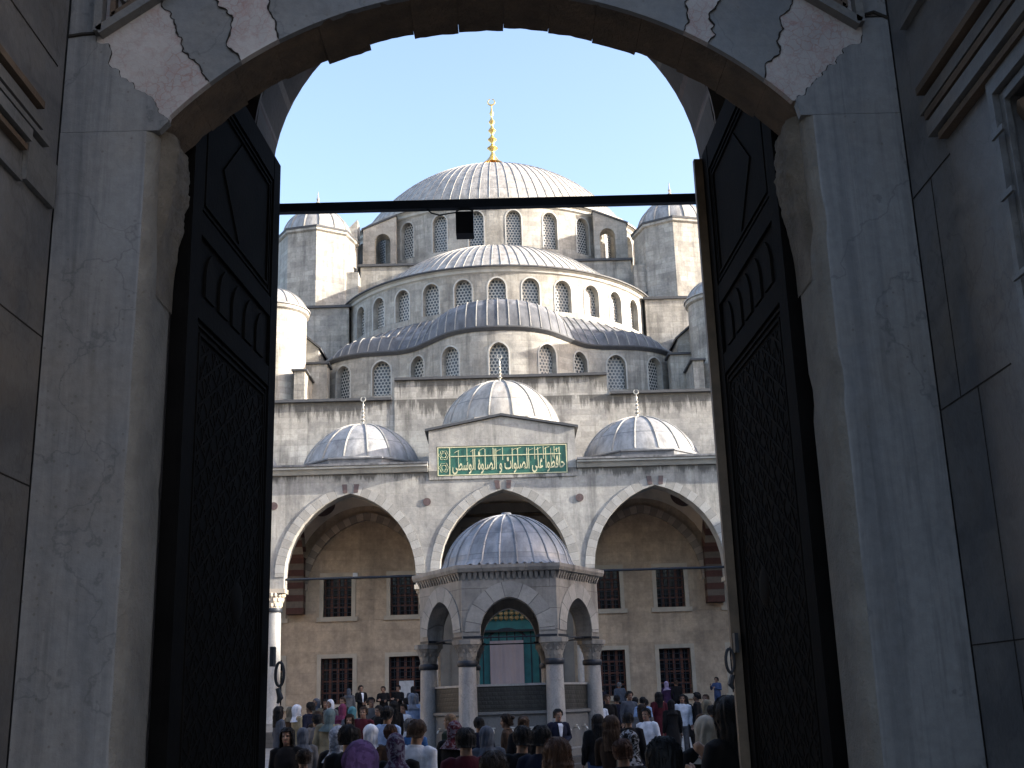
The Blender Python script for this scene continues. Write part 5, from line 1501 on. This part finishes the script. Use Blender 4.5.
PEOPLE = [
    (-0.85, 6.2, 0.0, 1.69, 'scarf', 'purple', 'darkpurple', 'coat', 'black', 'black', 5, 'stand', 'person in a mottled purple headscarf, largest head at the lower left'),
    (0.64, 6.3, 0.0, 1.65, 'short', 'black', None, 'jacket', 'black', 'black', 0, 'stand', 'person with a large mop of black hair at the front of the crowd'),
    (-0.2, 7.4, 0.0, 1.56, 'short', 'darkbrown', None, 'jacket', 'black', 'black', -10, 'stand', 'person with dark brown hair at the bottom centre, only the head top showing'),
    (0.16, 8.4, 0.0, 1.59, 'bob', 'auburn', None, 'coat', 'black', 'black', 10, 'stand', 'person with auburn brown bobbed hair in front of the fountain'),
    (1.5, 8.6, 0.0, 1.84, 'long', 'black', None, 'coat', 'black', 'black', 35, 'phone', 'tall person with long black hair beside the right door leaf'),
    (1.72, 10.2, 0.0, 1.81, 'short', 'black', None, 'jacket', 'black', 'black', 60, 'stand', 'person in black turned to the left, behind the tall one by the right door'),
    (1.55, 10.3, 0.0, 1.69, 'scarf', 'cream', None, 'coat', 'black', 'black', 0, 'stand', 'person with a cream white headscarf and black coat near the right door'),
    (-1.64, 12, 0.0, 1.68, 'short', 'black', None, 'jacket', 'black', 'black', 10, 'stand', 'person with short black hair just behind the mottled purple headscarf'),
    (-1.94, 13, 0.02, 1.64, 'scarf', 'greyblue', 'white', 'coat', 'black', 'black', -20, 'stand', 'person in a grey and white silky headscarf over a black coat'),
    (-1.17, 11.5, 0.0, 1.6, 'scarf', 'darkpurple', 'greyblue', 'coat', 'black', 'black', 0, 'stand', 'person in a dark patterned headscarf and black coat in front of the white shirt'),
    (-1.19, 12.6, 0.01, 1.69, 'short', 'brown', None, 'shirt', 'white', 'navy', -30, 'stand', 'person with brown hair and a white shirt leaning right, left of the fountain'),
    (-0.49, 11, 0.0, 1.63, 'short', 'black', None, 'jacket', 'maroon', 'black', 0, 'stand', 'person with black hair and a dark maroon top in front of the fountain column'),
    (-0.07, 11.2, 0.0, 1.63, 'short', 'black', None, 'jacket', 'black', 'black', 0, 'stand', 'person with black hair and dark jacket in front of the fountain basin'),
    (0.16, 11, 0.0, 1.63, 'short', 'black', None, 'jacket', 'navy', 'black', -15, 'stand', 'person with full black hair behind the auburn bobbed one'),
    (0.93, 10.5, 0.0, 1.51, 'short', 'redbrown', None, 'jacket', 'black', 'black', 10, 'stand', 'person with reddish brown hair at the foot of the crowd, right of centre'),
    (1.08, 12.5, 0.01, 1.52, 'scarf', 'black', 'white', 'coat', 'khaki', 'black', 60, 'stand', 'person in a black headscarf edged with white and a pale coat'),
    (-2.4, 13.5, 0.03, 1.38, 'short', 'darkbrown', None, 'jacket', 'navy', 'navy', 30, 'stand', 'child in a navy blue jacket at the lower left by the door'),
    (-2.95, 15.5, 0.07, 1.54, 'long', 'black', None, 'coat', 'black', 'black', 165, 'stand', 'person with long black hair facing the camera by the left door'),
    (-0.34, 14, 0.04, 1.55, 'scarf', 'slate', None, 'coat', 'slate', 'black', 0, 'stand', 'person in a slate grey headscarf before the fountain basin'),
    (-0.93, 15.5, 0.07, 1.57, 'scarf', 'maroon', 'greyblue', 'coat', 'black', 'black', -15, 'stand', 'person in a maroon striped headscarf and black jacket at the fountain'),
    (-0.9, 17.5, 0.1, 1.62, 'bald', 'sand', None, 'jacket', 'darkgreen', 'black', 75, 'stand', 'person with close cropped fair hair turned left by the fountain column'),
    (-1.51, 15, 0.06, 1.56, 'short', 'redbrown', None, 'jacket', 'brown', 'navy', 20, 'stand', 'person with ginger brown hair behind the dark patterned headscarf'),
    (-1.86, 15, 0.06, 1.57, 'scarf', 'white', None, 'coat', 'grey', 'black', 30, 'stand', 'person in a plain white headscarf behind the black haired one'),
    (-1.46, 17, 0.09, 1.57, 'short', 'grey', None, 'shirt', 'blue', 'navy', 0, 'stand', 'person with grey hair and a bright blue shirt left of the fountain'),
    (-1.96, 18, 0.11, 1.73, 'short', 'black', None, 'shirt', 'lightblue', 'navy', -40, 'stand', 'person with black hair and a light blue shirt turned to the right'),
    (1.17, 14.5, 0.05, 1.6, 'long', 'brown', None, 'coat', 'darkbrown', 'black', -20, 'phone', 'person with curly brown hair holding up something right of the fountain'),
    (-3.29, 21, 0.17, 1.66, 'scarf', 'tealgrey', None, 'coat', 'beige', 'grey', 0, 'stand', 'person in a long beige coat and teal grey headscarf, seen from behind'),
    (-2.98, 16.8, 0.09, 1.5, 'scarf', 'slate', None, 'coat', 'grey', 'black', 20, 'stand', 'person in a pale grey headscarf above the child at the left'),
    (-0.04, 19, 0.13, 1.54, 'bun', 'darkbrown', None, 'jacket', 'brown', 'black', 80, 'stand', 'person with dark hair in profile facing left before the basin'),
    (0.08, 18, 0.11, 1.53, 'bun', 'brown', None, 'jacket', 'black', 'black', -10, 'stand', 'person with brown hair in a bun beside the profile at the basin'),
    (-0.52, 18.7, 0.13, 1.5, 'short', 'black', None, 'jacket', 'navy', 'navy', 0, 'stand', 'person with small dark head at the white base of the basin'),
    (1.21, 18.4, 0.12, 1.5, 'long', 'black', None, 'jacket', 'black', 'denim', -10, 'stand', 'person in black sweater and blue jeans right of the fountain'),
    (0.79, 22.1, 0.19, 1.5, 'short', 'black', None, 'jacket', 'navy', 'black', -150, 'suit', 'person in dark suit and white shirt standing against the basin'),
    (2.34, 20.8, 0.17, 1.5, 'short', 'black', None, 'shirt', 'white', 'navy', 150, 'stand', 'person in a white shirt facing the camera, right part of the crowd'),
    (-4.83, 25, 0.24, 1.65, 'long', 'black', None, 'jacket', 'slate', 'navy', -60, 'stand', 'person with long dark hair in a grey blue top at the left door edge'),
    (4.37, 31, 0.3, 1.6, 'short', 'black', None, 'shirt', 'white', 'grey', 170, 'stand', 'person in a white shirt and grey trousers walking towards the camera'),
    (3.67, 27.5, 0.29, 1.5, 'scarf', 'black', None, 'robe', 'black', 'black', 0, 'stand', 'person wrapped in a long black robe beside the white shirt'),
    (1.8, 18.7, 0.13, 1.5, 'short', 'black', None, 'jacket', 'black', 'black', -20, 'stand', 'person in black behind the black and white headscarf'),
    (3.48, 32, 0.3, 1.56, 'short', 'black', None, 'shirt', 'lightblue', 'navy', 0, 'stand', 'person in a pale blue shirt seen from behind right of the fountain'),
    (2.32, 31, 0.3, 1.54, 'short', 'black', None, 'shirt', 'white', 'denim', 20, 'stand', 'person in a white shirt at the right edge of the fountain columns'),
    (4.03, 33, 0.3, 1.68, 'long', 'black', None, 'coat', 'maroon', 'black', 20, 'stand', 'person with long black hair in maroon, left of the black robe'),
    (3.55, 22, 0.19, 1.59, 'scarf', 'khaki', None, 'coat', 'brown', 'black', 20, 'stand', 'person with a khaki grey hood near the right door'),
    (3.62, 21.5, 0.18, 1.5, 'short', 'black', None, 'coat', 'violet', 'black', 0, 'stand', 'person in a violet coat near the right door'),
    (4.77, 31, 0.3, 1.64, 'short', 'black', None, 'jacket', 'black', 'black', 60, 'stand', 'person in black jacket facing left, right of the white shirt'),
    (5.31, 33, 0.3, 1.58, 'short', 'brown', None, 'jacket', 'slate', 'black', 150, 'stand', 'person in grey blue jacket right of the black jacket'),
    (5.37, 36, 0.3, 1.57, 'long', 'black', None, 'coat', 'black', 'black', 150, 'stand', 'person in a dark coat behind the white shirted one'),
    (2.59, 23.8, 0.22, 1.5, 'long', 'darkbrown', None, 'coat', 'grey', 'black', 0, 'stand', 'person with dark brown hair before the pale blue shirt'),
    (2.63, 32, 0.3, 1.66, 'short', 'brown', None, 'jacket', 'black', 'navy', -170, 'stand', 'person with brown hair in a black jacket right of the fountain'),
    (3.04, 34, 0.3, 1.63, 'short', 'black', None, 'jacket', 'navy', 'black', 10, 'stand', 'person in navy jacket behind the curly haired one'),
    (3.2, 33, 0.3, 1.73, 'short', 'black', None, 'jacket', 'slate', 'black', -160, 'stand', 'person in slate jacket facing the camera under the right window'),
    (3.63, 35, 0.3, 1.56, 'short', 'black', None, 'jacket', 'darkgreen', 'black', 0, 'stand', 'person in dark green jacket left of the pale blue shirt'),
    (3.89, 34.0, 0.3, 1.5, 'short', 'black', None, 'jacket', 'grey', 'black', 0, 'stand', 'person in grey jacket between the pale blue shirt and the maroon coat'),
    (-4.64, 27, 0.28, 1.69, 'short', 'black', None, 'jacket', 'navy', 'black', 70, 'stand', 'person in dark navy jacket facing the white scarf at the left'),
    (-4.77, 27, 0.28, 1.65, 'scarf', 'white', None, 'coat', 'beige', 'black', -60, 'stand', 'person in white headscarf and beige coat at the left'),
    (-3.92, 27, 0.28, 1.64, 'scarf', 'magenta', None, 'coat', 'magenta', 'black', 0, 'stand', 'person in a magenta headscarf and coat'),
    (-3.47, 26, 0.26, 1.59, 'scarf', 'turquoise', None, 'coat', 'slate', 'black', 10, 'stand', 'person in a turquoise headscarf'),
    (-3.18, 25, 0.24, 1.6, 'short', 'brown', None, 'jacket', 'maroon', 'black', 160, 'stand', 'person in a maroon red sweater facing the camera'),
    (-4.03, 25, 0.24, 1.53, 'long', 'brown', None, 'coat', 'brown', 'black', 170, 'stand', 'person with brown hair and coat beside the long beige coat'),
    (-3.03, 27, 0.28, 1.57, 'short', 'black', None, 'jacket', 'black', 'black', 140, 'stand', 'person in black facing right before the doorway window at left'),
    (-3.59, 31, 0.3, 1.76, 'short', 'black', None, 'jacket', 'grey', 'black', -150, 'stand', 'person in grey below the wall between the two left windows'),
    (-3.05, 22, 0.19, 1.52, 'long', 'darkbrown', None, 'coat', 'darkbrown', 'black', 170, 'stand', 'person with dark brown long hair facing the camera below the magenta scarf'),
    (-3.71, 22, 0.19, 1.54, 'short', 'black', None, 'jacket', 'grey', 'navy', 30, 'stand', 'person with black hair and a grey jacket left of the long beige coat'),
    (-2.81, 28, 0.3, 1.64, 'long', 'black', None, 'coat', 'black', 'black', 20, 'stand', 'person with long black hair and coat behind the light blue shirt'),
    (-2.62, 29, 0.3, 1.58, 'short', 'darkbrown', None, 'shirt', 'white', 'black', 160, 'stand', 'person in a white shirt below the white board at the left window'),
    (-2.79, 33, 0.3, 1.74, 'scarf', 'black', None, 'robe', 'navy', 'black', 100, 'stand', 'person in black headscarf and navy robe left of the fountain column'),
    (-2.53, 31.1, 0.3, 1.84, 'scarf', 'greyblue', None, 'coat', 'lightblue', 'black', 0, 'stand', 'person in a pale blue coat left of the fountain column'),
    (-5.06, 34, 0.3, 1.76, 'scarf', 'white', None, 'coat', 'grey', 'black', 150, 'stand', 'person in white headscarf and grey coat under the far left window'),
    (-5.44, 35, 0.3, 1.77, 'long', 'black', None, 'coat', 'darkbrown', 'black', 170, 'stand', 'person with long black hair and brown coat under the far left window'),
    (-5.63, 35, 0.3, 1.81, 'scarf', 'slate', None, 'coat', 'khaki', 'black', 140, 'stand', 'person in slate headscarf and khaki coat under the far left window'),
    (-5.08, 36, 0.3, 1.82, 'short', 'brown', None, 'jacket', 'darkgreen', 'black', 170, 'stand', 'person in green jacket between the far left window and the dark suit'),
    (-5.46, 30, 0.3, 1.59, 'scarf', 'khaki', None, 'coat', 'brown', 'black', -40, 'stand', 'person in khaki headscarf and brown coat at the left door edge'),
    (-6.19, 50.4, 0.85, 1.84, 'short', 'black', None, 'suitj', 'black', 'black', -140, 'suit', 'person in black suit and white shirt against the wall between left windows'),
    (-6.67, 50, 0.85, 1.73, 'scarf', 'slate', None, 'coat', 'grey', 'black', 0, 'stand', 'person in grey coat and headscarf standing before the far left window'),
    (-5.25, 50.5, 0.85, 1.78, 'short', 'black', None, 'jacket', 'black', 'black', 170, 'cross', 'person in black with folded arms left of the second window'),
    (-4.68, 50.5, 0.85, 1.8, 'short', 'black', None, 'jacket', 'black', 'black', 150, 'cross', 'person in black with folded arms before the second window'),
    (-4.11, 50, 0.85, 1.74, 'scarf', 'black', None, 'coat', 'slate', 'black', 20, 'stand', 'person in black headscarf beside the white board'),
    (9.13, 52, 1.05, 1.56, 'short', 'black', None, 'jacket', 'denim', 'denim', 140, 'phone', 'person in denim jacket and jeans against the far right wall'),
    (6.85, 51, 0.85, 1.64, 'scarf', 'lilac', None, 'coat', 'darkpurple', 'black', 0, 'stand', 'person in lilac headscarf before the right window'),
    (7.16, 51, 0.85, 1.67, 'short', 'brown', None, 'jacket', 'black', 'black', 10, 'stand', 'person with brown hair and black jacket before the right window'),
    (4.79, 51, 0.85, 1.66, 'short', 'grey', None, 'jacket', 'slate', 'black', 0, 'stand', 'person in slate blue jacket before the window right of the fountain'),
    (3.88, 50.5, 0.85, 1.51, 'short', 'black', None, 'jacket', 'navy', 'black', 20, 'stand', 'person in navy jacket far behind the right fountain column'),
]
for _i, _p in enumerate(PEOPLE): make_person(_i, *_p)
# ------------------------------------------------------------------ light, sky, camera
SUN_AZ, SUN_EL = R(98.0), R(17.5)
world = bpy.data.worlds.new('World'); scene.world = world; world.use_nodes = True
nt = world.node_tree; bg = nt.nodes['Background']
sky = nt.nodes.new('ShaderNodeTexSky'); sky.sky_type = 'NISHITA'; sky.sun_disc = False
sky.sun_elevation = SUN_EL; sky.sun_rotation = SUN_AZ; sky.air_density = 1.0; sky.dust_density = 2.8; sky.ozone_density = 1.6; sky.altitude = 50
tint = nt.nodes.new('ShaderNodeMix'); tint.data_type = 'RGBA'; tint.blend_type = 'MULTIPLY'; tint.inputs[0].default_value = 1; tint.inputs[7].default_value = (1.0, .945, .965, 1)
nt.links.new(sky.outputs[0], tint.inputs[6]); nt.links.new(tint.outputs[2], bg.inputs[0]); bg.inputs[1].default_value = .15
sd = bpy.data.lights.new('sun', 'SUN'); sd.energy = 3.6; sd.angle = R(.53); sd.color = (1, .94, .84)
so = bpy.data.objects.new('sun', sd); COL.objects.link(so)
S = Vector((math.sin(SUN_AZ)*math.cos(SUN_EL), math.cos(SUN_AZ)*math.cos(SUN_EL), math.sin(SUN_EL)))
so.rotation_euler = (-S).to_track_quat('-Z', 'Y').to_euler(); so.location = S*150
cd = bpy.data.cameras.new('camera'); cam = bpy.data.objects.new('camera', cd); COL.objects.link(cam)
cd.sensor_fit = 'HORIZONTAL'; cd.sensor_width = 36; cd.lens = 36*1150/1024; cd.clip_end = 5000; cd.clip_start = .05
cam.location = (-.15, 0, 1.85)
M0 = Matrix.Rotation(R(-.775), 4, 'Z') @ Matrix.Rotation(R(90+15.41), 4, 'X') @ Matrix.Rotation(R(-1.75), 4, 'Z')
cam.rotation_euler = M0.to_euler()
scene.camera = cam
vs = scene.view_settings; vs.view_transform = 'Standard'; vs.look = 'None'; vs.exposure = 2.0; vs.gamma = 1
scene.render.engine = 'CYCLES'
scene.cycles.max_bounces = 8; scene.cycles.diffuse_bounces = 4; scene.cycles.use_denoising = True
